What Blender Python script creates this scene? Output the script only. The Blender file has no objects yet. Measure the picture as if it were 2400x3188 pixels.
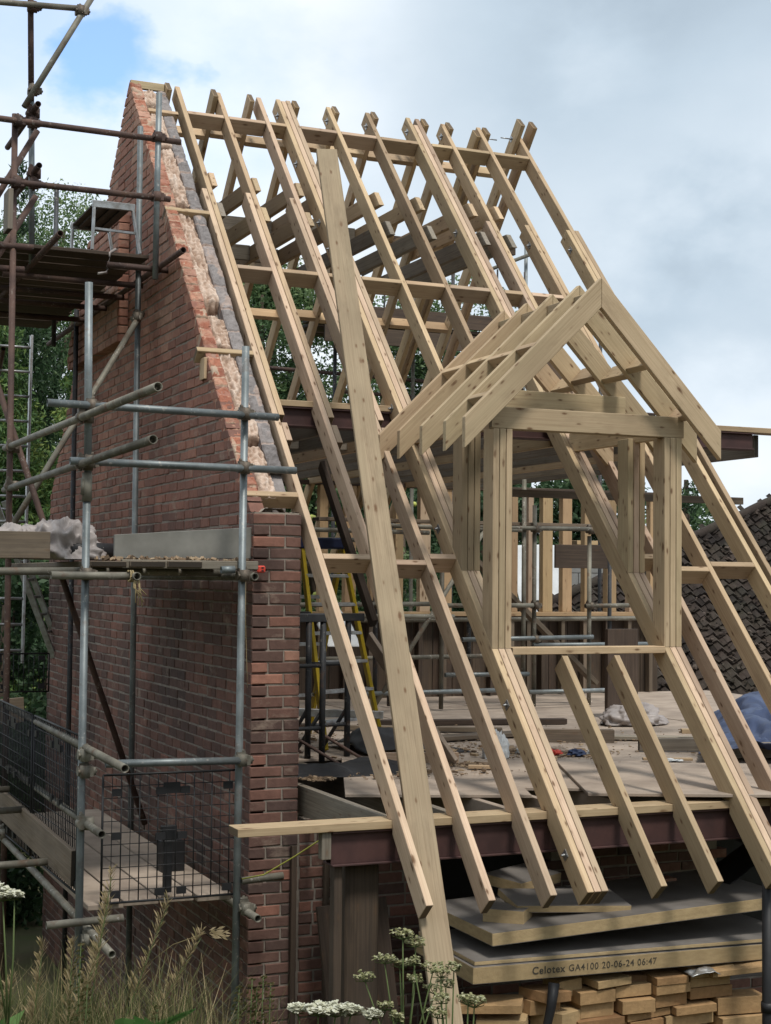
import bpy, bmesh, math, random
import numpy as np
from mathutils import Vector, Matrix, noise
R = random.Random(7)
D, SC = bpy.data, bpy.context.scene
C = SC.collection
V = Vector
PI = math.pi

# ------------------------------------------------------------------ camera, sky, sun, exposure
cd = D.cameras.new('camera'); cam = D.objects.new('camera', cd); C.objects.link(cam)
SC.camera = cam
cd.lens = 53.731; cd.sensor_width = 36; cd.sensor_fit = 'AUTO'; cd.clip_start = .05; cd.clip_end = 2000
cam.matrix_world = Matrix(((0.9179446, -0.0267638, -0.3958048, -3.5866), (-0.3965848, -0.0369770, -0.9172531, -7.7179),
                           (0.0099135, 0.9989577, -0.0445569, 1.7907), (0, 0, 0, 1)))
SUN_EL, SUN_AZ = math.radians(62), math.radians(176)     # azimuth from +Y clockwise: high behind the camera
SUN_DIR = V((math.sin(SUN_AZ) * math.cos(SUN_EL), math.cos(SUN_AZ) * math.cos(SUN_EL), math.sin(SUN_EL)))
sd = D.lights.new('sun', 'SUN'); sun = D.objects.new('sun', sd); C.objects.link(sun)
sd.energy = 2.45; sd.angle = math.radians(10); sd.color = (1, .95, .87)
sun.rotation_euler = SUN_DIR.to_track_quat('Z', 'Y').to_euler()
SC.view_settings.view_transform = 'Standard'; SC.view_settings.look = 'None'
SC.view_settings.exposure = 0.27; SC.view_settings.gamma = 1.0


class NT:
    """small helper for building node trees"""
    def __init__(s, nt): s.nt = nt; s.n = nt.nodes; s.l = nt.links
    def node(s, t, **kw):
        o = s.n.new(t)
        for k, v in kw.items():
            if k in o.inputs: s.set(o, k, v)
            else: setattr(o, k, v)
        return o
    def set(s, o, k, v):
        if hasattr(v, 'is_output') or isinstance(v, bpy.types.NodeSocket): s.l.new(v, o.inputs[k])
        else: o.inputs[k].default_value = v
    def math(s, op, a, b=0.0, clamp=False):
        o = s.n.new('ShaderNodeMath'); o.operation = op; o.use_clamp = clamp
        s.set(o, 0, a); s.set(o, 1, b); return o.outputs[0]
    def vmath(s, op, a, b):
        o = s.n.new('ShaderNodeVectorMath'); o.operation = op
        s.set(o, 0, a); s.set(o, 1, b)
        return o.outputs['Value'] if op in ('DOT_PRODUCT', 'LENGTH', 'DISTANCE') else o.outputs[0]
    def mix(s, f, a, b, mode='MIX'):
        o = s.n.new('ShaderNodeMix'); o.data_type = 'RGBA'; o.blend_type = mode
        s.set(o, 0, f); s.set(o, 6, a); s.set(o, 7, b); return o.outputs[2]
    def noise(s, vec, scale, detail=3.0, rough=.55):
        o = s.n.new('ShaderNodeTexNoise'); s.l.new(vec, o.inputs['Vector'])
        o.inputs['Scale'].default_value = scale; o.inputs['Detail'].default_value = detail; o.inputs['Roughness'].default_value = rough
        return o.outputs[0]
    def ramp(s, f, pts):
        o = s.n.new('ShaderNodeValToRGB'); s.l.new(f, o.inputs[0]); e = o.color_ramp.elements
        while len(e) < len(pts): e.new(.5)
        for q, (p, c) in zip(e, pts):
            q.position = p; q.color = (c, c, c, 1) if isinstance(c, (int, float)) else (*c, 1)
        return o.outputs[0]
    def scale(s, vec, sc):
        return s.vmath('MULTIPLY', vec, sc)


def build_world():
    w = D.worlds.new('World'); SC.world = w; w.use_nodes = True
    t = NT(w.node_tree); t.n.clear()
    out = t.node('ShaderNodeOutputWorld'); bg = t.node('ShaderNodeBackground')
    sky = t.n.new('ShaderNodeTexSky'); sky.sky_type = 'NISHITA'; sky.sun_disc = False
    sky.sun_elevation = SUN_EL; sky.sun_rotation = SUN_AZ; sky.air_density = 1.0; sky.dust_density = .6; sky.ozone_density = 2.0
    g = t.n.new('ShaderNodeTexCoord').outputs['Generated']
    d = t.vmath('NORMALIZE', g, (0, 0, 0))
    n1 = t.noise(t.scale(d, (1.0, 1.0, 1.7)), 3.0, 7, .52)
    n2 = t.noise(t.scale(d, (1.0, 1.0, 1.5)), 7.0, 6, .55)
    n3 = t.noise(t.vmath('ADD', t.scale(d, (1, 1, 1.6)), (3.1, 1.7, 0.4)), 2.2, 5, .5)

    def blob(c, r0, r1, wob=.10):
        dd = t.vmath('DISTANCE', d, V(c).normalized())
        dd = t.math('ADD', dd, t.math('MULTIPLY', t.math('SUBTRACT', n2, .5), wob * 2.2))
        dd = t.math('ADD', dd, t.math('MULTIPLY', t.math('SUBTRACT', n1, .5), wob * 1.5))
        o = t.n.new('ShaderNodeMapRange'); o.interpolation_type = 'SMOOTHSTEP'
        t.set(o, 0, dd); t.set(o, 1, r1); t.set(o, 2, r0); return o.outputs[0]
    W = build_world.dirs
    # openings of blue sky among the clouds
    hole = t.math('MAXIMUM', t.math('MULTIPLY', blob(W['blue1'], .01, .055), .9), t.math('MULTIPLY', blob(W['blue2'], .0, .11), .5))
    hole = t.math('MAXIMUM', hole, t.math('MULTIPLY', blob(W['blue3'], .0, .16, .12), .35))
    # cloud brightness
    val = t.math('ADD', .80, t.math('MULTIPLY', t.math('SUBTRACT', n3, .5), .30))
    val = t.math('ADD', val, t.math('MULTIPLY', t.math('SUBTRACT', n1, .5), .50))
    val = t.math('ADD', val, t.math('MULTIPLY', blob(W['bright1'], .02, .26), .20))
    val = t.math('ADD', val, t.math('MULTIPLY', blob(W['bright2'], .01, .09), .22))
    val = t.math('ADD', val, t.math('MULTIPLY', blob(W['bright3'], .02, .17), .16))
    val = t.math('SUBTRACT', val, t.math('MULTIPLY', blob(W['dark1'], .03, .27), .33))
    val = t.math('SUBTRACT', val, t.math('MULTIPLY', blob(W['dark2'], .02, .15), .20))
    val = t.math('MINIMUM', t.math('MAXIMUM', val, .30), 1.0)
    cr = t.ramp(val, [(0.28, (.235, .30, .375)), (.55, (.475, .57, .66)), (.75, (.66, .74, .815)), (1.0, (.90, .935, .965))])
    cloud = t.scale(cr, (10.1, 10.1, 10.1))
    skyc = t.mix(1.0, sky.outputs[0], (1.75, 2.05, 2.35, 1), 'MULTIPLY')
    col = t.mix(hole, cloud, skyc)
    t.l.new(col, bg.inputs[0]); bg.inputs[1].default_value = .1
    t.l.new(bg.outputs[0], out.inputs[0])


_cr, _cu, _cf = [V([cam.matrix_world[i][j] for i in range(3)]) for j in range(3)]
def _dir(px, py):
    """a direction of the sky, given by where it lies in the photograph's frame (2400 x 3188)"""
    v = -_cf + _cr * ((px - 1200) / 4758) - _cu * ((py - 1594) / 4758)
    return tuple(v.normalized())
build_world.dirs = dict(blue1=_dir(310, 210), blue2=_dir(160, 60), blue3=_dir(260, 130), bright1=_dir(800, 150), bright2=_dir(2330, 1420),
                        bright3=_dir(2150, 620), dark1=_dir(1950, 150), dark2=_dir(2330, 1080))
build_world()

# ------------------------------------------------------------------ mesh helpers
class MB:
    def __init__(s): s.v = []; s.f = []; s.t = []; s.sm = []
    def add(s, vs, fs, tone=.5, smooth=False):
        o = len(s.v); s.v += [tuple(q) for q in vs]; s.f += [tuple(i + o for i in f) for f in fs]
        s.t += [tone] * len(vs); s.sm += [smooth] * len(fs)
    def box(s, x0, x1, y0, y1, z0, z1, tone=.5, M=None):
        vs = [V((x, y, z)) for x in (x0, x1) for y in (y0, y1) for z in (z0, z1)]
        if M is not None: vs = [M @ q for q in vs]
        s.add(vs, [(0, 1, 3, 2), (4, 6, 7, 5), (0, 4, 5, 1), (2, 3, 7, 6), (0, 2, 6, 4), (1, 5, 7, 3)], tone)
    def prism(s, poly, t0, t1, fn, tone=.5):
        """poly in 2D, extruded from t0 to t1; fn maps (a, t, b) to a point"""
        n = len(poly)
        vs = [fn(a, t0, b) for a, b in poly] + [fn(a, t1, b) for a, b in poly]
        fs = [tuple(range(n))[::-1], tuple(range(n, 2 * n))] + [(i, (i + 1) % n, n + (i + 1) % n, n + i) for i in range(n)]
        s.add(vs, fs, tone)
    def tube(s, p0, p1, r, n=14, hollow=0.0, tone=.5, r1=None):
        p0, p1 = V(p0), V(p1); d = (p1 - p0).normalized(); r1 = r if r1 is None else r1
        a = d.orthogonal().normalized(); b = d.cross(a)
        ring = lambda p, rr: [p + a * (rr * math.cos(2 * PI * i / n)) + b * (rr * math.sin(2 * PI * i / n)) for i in range(n)]
        j = lambda i: (i + 1) % n
        if hollow:
            vs = ring(p0, r) + ring(p1, r1) + ring(p0, r - hollow) + ring(p1, r1 - hollow)
            s.add(vs, [(i, j(i), n + j(i), n + i) for i in range(n)] + [(2 * n + j(i), 2 * n + i, 3 * n + i, 3 * n + j(i)) for i in range(n)], tone, True)
            o = len(s.v) - 4 * n
            for i in range(n):
                s.f.append((o + j(i), o + i, o + 2 * n + i, o + 2 * n + j(i))); s.sm.append(False)
                s.f.append((o + n + i, o + n + j(i), o + 3 * n + j(i), o + 3 * n + i)); s.sm.append(False)
        else:
            s.add(ring(p0, r) + ring(p1, r1), [(i, j(i), n + j(i), n + i) for i in range(n)], tone, True)
            o = len(s.v) - 2 * n
            s.f.append(tuple(o + i for i in range(n))[::-1]); s.sm.append(False)
            s.f.append(tuple(o + n + i for i in range(n))); s.sm.append(False)
    def path(s, pts, r, n=8, tone=.5, taper=None):
        pts = [V(p) for p in pts]; o = len(s.v); m = len(pts)
        for i, p in enumerate(pts):
            d = (pts[min(i + 1, m - 1)] - pts[max(i - 1, 0)]).normalized()
            a = d.cross(V((0, 0, 1)) if abs(d.z) < .9 else V((1, 0, 0))).normalized(); b = d.cross(a)
            rr = r if taper is None else r + (taper - r) * i / (m - 1)
            for k in range(n):
                s.v.append(tuple(p + a * (rr * math.cos(2 * PI * k / n)) + b * (rr * math.sin(2 * PI * k / n)))); s.t.append(tone)
        for i in range(m - 1):
            for k in range(n):
                q = (k + 1) % n; s.f.append((o + i * n + k, o + i * n + q, o + (i + 1) * n + q, o + (i + 1) * n + k)); s.sm.append(True)
        s.f.append(tuple(o + k for k in range(n))[::-1]); s.sm.append(False)
        s.f.append(tuple(o + (m - 1) * n + k for k in range(n))); s.sm.append(False)
    def lathe(s, prof, M, n=16, tone=.5):
        o = len(s.v); m = len(prof)
        for r, z in prof:
            for k in range(n):
                s.v.append(tuple(M @ V((r * math.cos(2 * PI * k / n), r * math.sin(2 * PI * k / n), z)))); s.t.append(tone)
        for i in range(m - 1):
            for k in range(n):
                q = (k + 1) % n; s.f.append((o + i * n + k, o + i * n + q, o + (i + 1) * n + q, o + (i + 1) * n + k)); s.sm.append(True)
    def build(s, name, mat, parent=None, M=None, bevel=0.0, fix=True):
        me = D.meshes.new(name); me.from_pydata(s.v, [], s.f)
        at = me.attributes.new('tone', 'FLOAT', 'POINT'); at.data.foreach_set('value', s.t)
        me.polygons.foreach_set('use_smooth', s.sm)
        if fix or bevel:
            bm = bmesh.new(); bm.from_mesh(me)
            if fix: bmesh.ops.recalc_face_normals(bm, faces=bm.faces)
            if bevel:
                ed = [e for e in bm.edges if len(e.link_faces) == 2 and e.calc_face_angle(0) > .5]
                bmesh.ops.bevel(bm, geom=ed, offset=bevel, segments=1, affect='EDGES', clamp_overlap=True)
            bm.to_mesh(me); bm.free()
        me.materials.append(mat)
        o = D.objects.new(name, me); C.objects.link(o)
        if M is not None: o.matrix_world = M
        if parent is not None:
            o.parent = parent; o.matrix_parent_inverse = parent.matrix_basis.inverted()
        return o


def tag(o, label, cat, group=None):
    o['label'] = label; o['category'] = cat
    if group: o['group'] = group
    return o
def thing(name, label, cat, loc=(0, 0, 0), group=None):
    o = D.objects.new(name, None); C.objects.link(o); o.location = loc; o.empty_display_size = .1
    return tag(o, label, cat, group)
def frame(o, ex, ez):
    """matrix with local x along ex, local z along ez"""
    ex, ez = V(ex).normalized(), V(ez).normalized(); ey = ez.cross(ex).normalized(); ez = ex.cross(ey)
    m = Matrix((ex, ey, ez)).transposed().to_4x4(); m.translation = V(o); return m
def timber(name, p0, p1, w, d, up, mat, parent=None, bevel=.003):
    """square-ended timber from p0 to p1 (centre line), w thick, d deep along up"""
    p0, p1 = V(p0), V(p1); M = frame(p0, p1 - p0, up); L = (p1 - p0).length
    b = MB(); b.box(0, L, -w / 2, w / 2, -d / 2, d / 2)
    return b.build(name, mat, parent, M, bevel)
def bar(name, x0, x1, y0, y1, z0, z1, mat, parent=None, axis='X', bevel=.003):
    """axis-aligned timber whose grain runs along axis"""
    c = V(((x0 + x1) / 2, (y0 + y1) / 2, (z0 + z1) / 2)); h = V((x1 - x0, y1 - y0, z1 - z0)) / 2
    e = {'X': (1, 0, 0), 'Y': (0, 1, 0), 'Z': (0, 0, 1)}[axis]; up = (0, 0, 1) if axis != 'Z' else (0, -1, 0)
    i = 'XYZ'.index(axis); a = V(e) * h[i]
    w = {'X': h.y, 'Y': h.x, 'Z': h.x}[axis] * 2; d = {'X': h.z, 'Y': h.z, 'Z': h.y}[axis] * 2
    return timber(name, c - a, c + a, w, d, up, mat, parent, bevel)
def prism(name, o, ex, ez, poly, t0, t1, mat, parent=None, bevel=.003):
    b = MB(); b.prism(poly, t0, t1, lambda a, t, q: (a, t, q)); return b.build(name, mat, parent, frame(o, ex, ez), bevel)
def fbm(p, o=4): return noise.fractal(V(p), 1.0, 2.0, o)

# ------------------------------------------------------------------ materials
def new_mat(name):
    m = D.materials.new(name); m.use_nodes = True; t = NT(m.node_tree)
    b = t.n['Principled BSDF']; b.inputs['Specular IOR Level'].default_value = .3
    return m, t, b
def rvec(t, coord='Object', amt=37.0):
    v = t.n.new('ShaderNodeTexCoord').outputs[coord]; r = t.n.new('ShaderNodeObjectInfo').outputs['Random']
    o = t.n.new('ShaderNodeCombineXYZ'); t.set(o, 0, t.math('MULTIPLY', r, amt)); t.set(o, 1, t.math('MULTIPLY', r, amt * 2.3)); t.set(o, 2, t.math('MULTIPLY', r, amt * .7))
    return t.vmath('ADD', v, o.outputs[0]), r
def bump(t, b, h, strength=.3, dist=.004):
    n = t.n.new('ShaderNodeBump'); n.inputs['Strength'].default_value = strength; n.inputs['Distance'].default_value = dist
    t.l.new(h, n.inputs['Height']); t.l.new(n.outputs[0], b.inputs['Normal'])
def wood(name, base, dark, alt, knot=(.13, .07, .035), knots=1.0, rough=.78, weather=0.0):
    m, t, b = new_mat(name); v, r = rvec(t)
    g1 = t.noise(t.scale(v, (.9, 46, 46)), 2.2, 4, .6)
    g2 = t.noise(t.scale(v, (.7, 7, 7)), 1.4, 3)
    g3 = t.noise(t.scale(v, (2.2, 9, 9)), 1.3, 5, .65)
    g4 = t.noise(t.scale(v, (1.2, 1.2, 1.2)), 1.5, 2)
    c = t.mix(t.ramp(g1, [(.30, 0.0), (.66, 1.0)]), dark, base)
    c = t.mix(t.math('MULTIPLY', t.ramp(g2, [(.40, 0.0), (.70, 1.0)]), .6), c, alt)
    c = t.mix(t.ramp(g3, [(.52, 0.0), (.78, .55)]), c, tuple(x * .6 for x in dark))
    c = t.mix(t.ramp(g4, [(.40, 0.0), (.72, .42)]), c, tuple(x * .72 for x in dark))
    hs = t.n.new('ShaderNodeHueSaturation'); t.l.new(c, hs.inputs['Color'])
    t.set(hs, 'Value', t.math('ADD', .74, t.math('MULTIPLY', r, .46)))
    t.set(hs, 'Hue', t.math('ADD', .493, t.math('MULTIPLY', t.math('FRACT', t.math('MULTIPLY', r, 7.3)), .011)))
    c = hs.outputs[0]
    if knots:
        for (sx, sy, thr, lim, amt) in ((3.6, 10, .35, (.04, .10, .15, .30), 1.0), (8.0, 22, .45, (.07, .14, .20, .32), .95)):
            vo = t.n.new('ShaderNodeTexVoronoi'); vo.inputs['Scale'].default_value = 1.0; vo.inputs['Randomness'].default_value = 1.0
            wob = t.math('MULTIPLY', t.math('SUBTRACT', t.noise(v, 30, 2), .5), .12)
            t.l.new(t.scale(v, (sx, sy, sy)), vo.inputs['Vector'])
            kd = t.math('ADD', vo.outputs['Distance'], wob)
            sel = t.math('GREATER_THAN', t.node('ShaderNodeSeparateColor', Color=vo.outputs['Color']).outputs[0], thr)
            k = t.math('MULTIPLY', t.ramp(kd, [(lim[0], 1.0), (lim[1], .7), (lim[2], .15), (lim[3], 0.0)]), t.math('MULTIPLY', sel, knots * amt))
            c = t.mix(k, c, (*knot, 1))
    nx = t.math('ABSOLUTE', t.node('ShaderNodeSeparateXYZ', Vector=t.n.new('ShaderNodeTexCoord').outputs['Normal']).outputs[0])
    c = t.mix(t.ramp(nx, [(.80, 0.0), (.93, .95)]), c, tuple(x * .28 for x in dark[:3]) + (1,))       # darker end grain, with the shade of the sawn ends put into it
    t.l.new(c, b.inputs['Base Color']); b.inputs['Roughness'].default_value = rough
    bump(t, b, g1, .3, .002)
    return m
def plain(name, col, rough=.6, metal=0.0, var=.25, scale=8.0, col2=None, bmp=.15, stretch=(1, 1, 1)):
    m, t, b = new_mat(name); v, r = rvec(t)
    n = t.noise(t.scale(v, stretch), scale, 5, .6)
    c2 = col2 or tuple(x * (1 - var) for x in col)
    c = t.mix(t.ramp(n, [(.35, 0.0), (.65, 1.0)]), (*c2, 1), (*col, 1))
    n2 = t.noise(v, scale * 6, 3)
    c = t.mix(t.math('MULTIPLY', n2, .35), c, tuple(x * .6 for x in col) + (1,))
    t.l.new(c, b.inputs['Base Color']); b.inputs['Roughness'].default_value = rough; b.inputs['Metallic'].default_value = metal
    if bmp: bump(t, b, n2, bmp, .004)
    return m
def toned(name, stops, rough=.85, scale=18.0, bmp=.5, dist=.004, mott=.45, big=None, smear=None):
    """colour from the per-piece attribute 'tone', mottled by noise"""
    m, t, b = new_mat(name); v = t.n.new('ShaderNodeTexCoord').outputs['Object']
    a = t.n.new('ShaderNodeAttribute'); a.attribute_name = 'tone'
    n = t.noise(v, scale, 5, .65)
    c = t.ramp(a.outputs['Fac'], stops)
    c = t.mix(t.math('MULTIPLY', t.ramp(n, [(.35, 1.0), (.7, 0.0)]), mott), c, t.mix(1.0, c, (.42, .40, .40, 1), 'MULTIPLY'))
    if big:
        n2 = t.noise(v, big[0], 4, .6); c = t.mix(t.math('MULTIPLY', t.ramp(n2, [(.45, 0.0), (.7, 1.0)]), big[2]), c, (*big[1], 1))
    if smear:
        n3 = t.noise(t.scale(v, (1, 1, 1.6)), smear[0], 6, .7); c = t.mix(t.ramp(n3, [(.57, 0.0), (.70, smear[2])]), c, (*smear[1], 1))
    t.l.new(c, b.inputs['Base Color']); b.inputs['Roughness'].default_value = rough
    bump(t, b, n, bmp, dist)
    return m
def foliage(name, stops, rough=.6, trans=.3):
    m, t, b = new_mat(name)
    a = t.n.new('ShaderNodeAttribute'); a.attribute_name = 'tone'
    c = t.ramp(a.outputs['Fac'], stops); t.l.new(c, b.inputs['Base Color']); b.inputs['Roughness'].default_value = rough
    tr = t.n.new('ShaderNodeBsdfTranslucent'); t.l.new(c, tr.inputs[0])
    mx = t.n.new('ShaderNodeMixShader'); mx.inputs[0].default_value = trans
    t.l.new(b.outputs[0], mx.inputs[1]); t.l.new(tr.outputs[0], mx.inputs[2]); t.l.new(mx.outputs[0], t.n['Material Output'].inputs[0])
    return m

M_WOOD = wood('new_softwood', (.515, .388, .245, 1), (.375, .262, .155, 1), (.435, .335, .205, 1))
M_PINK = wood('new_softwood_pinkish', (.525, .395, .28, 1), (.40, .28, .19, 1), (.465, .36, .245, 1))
M_GREEN = wood('treated_softwood', (.47, .368, .235, 1), (.335, .25, .15, 1), (.39, .315, .195, 1))
M_PLANK = wood('plank_softwood', (.325, .255, .165, 1), (.225, .17, .105, 1), (.27, .22, .14, 1))
M_ORANGE = wood('untreated_stud', (.50, .35, .20, 1), (.38, .255, .14, 1), (.44, .32, .18, 1), knots=.7)
M_OLD = wood('weathered_board', (.20, .155, .11, 1), (.095, .073, .053, 1), (.16, .13, .10, 1), knots=.4)
M_DARKWOOD = wood('dark_old_timber', (.105, .074, .052, 1), (.045, .033, .025, 1), (.08, .06, .047, 1), knots=.3)
M_GREYWOOD = wood('grey_old_timber', (.27, .235, .185, 1), (.15, .125, .095, 1), (.22, .20, .17, 1), knots=.5)
M_CHIP = plain('chipboard', (.41, .335, .27), .9, 0, .3, 3, (.255, .205, .165), .25)
def tube_mat(name, col, col2, rough, metal, rust=.3, splash=.5):
    """scaffold tube: dull zinc or rust with brown patches and pale mortar splashes"""
    m, t, b = new_mat(name); v, r = rvec(t)
    n = t.noise(v, 5, 5, .6); c = t.mix(t.ramp(n, [(.35, 0.0), (.65, 1.0)]), (*col2, 1), (*col, 1))
    n2 = t.noise(v, 11, 5, .65); k = t.math('MULTIPLY', t.ramp(n2, [(.56, 0.0), (.68, 1.0)]), rust); c = t.mix(k, c, (.12, .066, .04, 1))
    n3 = t.noise(v, 38, 3, .6); n4 = t.noise(v, 4, 2, .5)
    s_ = t.math('MULTIPLY', t.math('MULTIPLY', t.ramp(n3, [(.60, 0.0), (.66, 1.0)]), t.ramp(n4, [(.45, 0.0), (.6, 1.0)])), splash); c = t.mix(s_, c, (.42, .40, .36, 1))
    hs = t.n.new('ShaderNodeHueSaturation'); t.l.new(c, hs.inputs['Color']); t.set(hs, 'Value', t.math('ADD', .78, t.math('MULTIPLY', r, .4)))
    t.l.new(hs.outputs[0], b.inputs['Base Color']); b.inputs['Roughness'].default_value = rough
    t.set(b, 'Metallic', t.math('MULTIPLY', t.math('SUBTRACT', 1.0, t.math('MAXIMUM', k, s_)), metal)); bump(t, b, n3, .2, .003)
    return m
M_GALV = tube_mat('galvanised_tube', (.225, .25, .255), (.13, .148, .152), .5, .5, .35, .6)
M_GALVOLD = tube_mat('old_galvanised_tube', (.22, .208, .17), (.115, .106, .086), .65, .3, .7, .7)
M_RUST = tube_mat('rusty_tube', (.115, .072, .058), (.062, .042, .038), .78, .2, .6, .35)
M_DARKTUBE = tube_mat('dark_tube', (.058, .062, .068), (.034, .035, .038), .62, .4, .5, .4)
M_COUPLER = plain('coupler_steel', (.17, .145, .115), .6, .5, .4, 20, (.09, .07, .055), .3)
M_STEEL = plain('red_oxide_steel', (.088, .044, .040), .62, .1, .35, 5, (.05, .028, .027), .1)
M_BOLT = plain('zinc_bolt', (.42, .42, .42), .35, .8, .2, 20)
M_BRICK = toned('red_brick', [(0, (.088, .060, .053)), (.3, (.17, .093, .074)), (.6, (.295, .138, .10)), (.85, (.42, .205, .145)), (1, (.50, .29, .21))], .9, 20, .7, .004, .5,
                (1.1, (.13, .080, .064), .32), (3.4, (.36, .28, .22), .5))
M_CUTBRICK = toned('cut_brick', [(0, (.26, .095, .06)), (.45, (.40, .16, .10)), (.75, (.46, .26, .18)), (1, (.46, .36, .27))], .9, 16, 1.0, .01, .4,
                   (9.0, (.42, .32, .24), .5))
M_MORTAR = plain('lime_mortar', (.30, .26, .22), .95, 0, .45, 12, (.19, .16, .135), .5)
M_BLOCK = toned('cut_block', [(0, (.19, .175, .172)), (.5, (.29, .265, .258)), (.8, (.36, .30, .275)), (1, (.44, .33, .27))], .9, 22, .9, .008, .5, (5, (.20, .185, .185), .4))
M_WOOL = toned('mineral_wool', [(0, (.16, .09, .06)), (.35, (.38, .26, .19)), (.7, (.62, .48, .385)), (1, (.72, .60, .51))], .95, 60, .8, .01, .35)
M_CONC = plain('grey_panel', (.27, .265, .24), .8, 0, .3, 4, (.19, .185, .165), .1)
M_PIR = plain('insulation_foam', (.47, .355, .20), .9, 0, .25, 14, (.36, .265, .145), .5, (1, 1, 3))
M_PIROLD = toned('aged_foam', [(0, (.10, .07, .05)), (.25, (.30, .165, .075)), (.6, (.40, .25, .12)), (1, (.47, .34, .18))], .9, 25, .8, .006, .4)
M_FOIL = plain('dusty_foil_facing', (.31, .285, .265), .48, .3, .4, 2.2, (.18, .165, .15), .15)
M_INK = plain('black_ink', (.04, .037, .032), .8, 0, 0.05, 60, (.11, .09, .06), 0)
M_BLACK = plain('black_plastic', (.022, .022, .024), .5, 0, .3, 6, None, .2)
M_MESH = plain('dark_wire', (.035, .036, .038), .55, .5, .3, 20, None, 0)
M_VOID = plain('dark_void', (.006, .006, .006), .95, 0, .1, 3, None, 0)
M_WHITE = plain('white_plastic', (.62, .64, .65), .5, 0, .18, 3, None, .1)
M_POLY = plain('dusty_polythene', (.36, .32, .30), .4, 0, .25, 4, (.26, .23, .22), .1)
M_YELLOW = plain('yellow_fibreglass', (.50, .36, .02), .5, 0, .2, 8, None, 0)
M_BLUE = plain('navy_plastic', (.02, .028, .075), .5, 0, .2, 8, None, 0)
M_ALU = plain('scratched_aluminium', (.48, .50, .51), .4, .75, .35, 12, (.26, .24, .22), .2)
M_TARP = plain('blue_tarpaulin', (.045, .070, .150), .5, 0, .3, 3, (.028, .040, .085), .1)
M_RED = plain('red_plastic', (.62, .07, .045), .5, 0, .15, 8, None, 0)
M_ROPE = plain('straw_rope', (.36, .28, .15), .9, 0, .3, 60, None, .4)
M_TILE = toned('mossy_tile', [(0, (.022, .017, .015)), (.5, (.05, .037, .030)), (.85, (.085, .064, .052)), (1, (.13, .10, .082))], .95, 14, 1.0, .02, .5, (3.0, (.045, .042, .028), .6))
M_GREYBLOCK = plain('concrete_block', (.30, .30, .29), .9, 0, .2, 8, (.24, .24, .23), .4)
M_GROUND = plain('grassy_soil', (.075, .085, .032), .95, 0, .5, 1.2, (.10, .08, .05), .5)
M_BARK = plain('bark', (.10, .075, .055), .95, 0, .5, 6, None, .8, (1, 1, .3))
M_LEAF = foliage('broad_leaf', [(0, (.03, .06, .025)), (.45, (.085, .15, .058)), (.8, (.165, .23, .095)), (1, (.26, .31, .15))])
M_CONIFER = foliage('conifer_spray', [(0, (.022, .048, .016)), (.4, (.08, .155, .045)), (.75, (.20, .26, .07)), (1, (.34, .36, .11))], .6, .25)
M_DARKLEAF = foliage('dark_leaf', [(0, (.014, .032, .014)), (.6, (.048, .095, .04)), (1, (.12, .18, .075))])
M_GRASS = foliage('dry_grass', [(0, (.03, .042, .012)), (.35, (.095, .105, .035)), (.65, (.24, .19, .095)), (1, (.46, .36, .22))], .8, .35)
M_STEM = foliage('green_stem', [(0, (.05, .08, .025)), (1, (.13, .17, .06))], .7, .15)
M_UMBEL = foliage('cream_umbel', [(0, (.10, .12, .04)), (.5, (.34, .33, .17)), (1, (.66, .66, .56))], .8, .3)
M_DIRT = toned('sawdust_debris', [(0, (.10, .07, .045)), (.5, (.24, .165, .105)), (1, (.42, .32, .21))], .95, 20, .4, .004, .3)

# ------------------------------------------------------------------ ground
def ground_z(x, y):
    t = max(0.0, min(1.0, (y + 2.75) / 1.7)); t = t * t * (3 - 2 * t)
    r = max(0.0, min(1.0, (x + 2.15) / .9)); r = r * r * (3 - 2 * r)
    z0 = .17 - .55 * r; z = z0 - (z0 + 2.2) * t
    rise = min(6.0, .5 * max(0.0, -y - 9.5)) + min(4.5, .5 * max(0.0, -x - 6.0))     # unseen ground raised behind and left of the camera to block low sky
    return z + rise + .06 * fbm((x * .7, y * .7, 0)) * (1 - .7 * t)
def build_ground():
    b = MB(); xs = sorted(set([-400, -150, -60, -30, -24, -18] + [i * .5 - 14 for i in range(57)] + [20, 30, 60, 150, 400]))
    ys = sorted(set([-60, -30, -24, -18, -15, -12] + [i * .4 - 9 for i in range(35)] + [8, 12, 20, 30, 60, 150, 600]))
    o = [V((x, y, ground_z(x, y))) for y in ys for x in xs]; n = len(xs)
    b.add(o, [(j * n + i, j * n + i + 1, (j + 1) * n + i + 1, (j + 1) * n + i) for j in range(len(ys) - 1) for i in range(n - 1)], .5, True)
    g = b.build('ground', M_GROUND); g['kind'] = 'structure'
build_ground()

# ------------------------------------------------------------------ roof geometry
S = 1.104; TH = math.atan(S); CT, ST = math.cos(TH), math.sin(TH)
YR, ZR = 5.685, 6.276; LR = YR / CT
RD, RW = .142, .047
PLY = .0445
EXF, EZF = V((0, CT, ST)), V((0, -ST, CT))                    # front slope: along, outward
EXB, EZB = V((0, -CT, ST)), V((0, ST, CT))                    # rear slope
def ra(y): return y / CT

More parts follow.
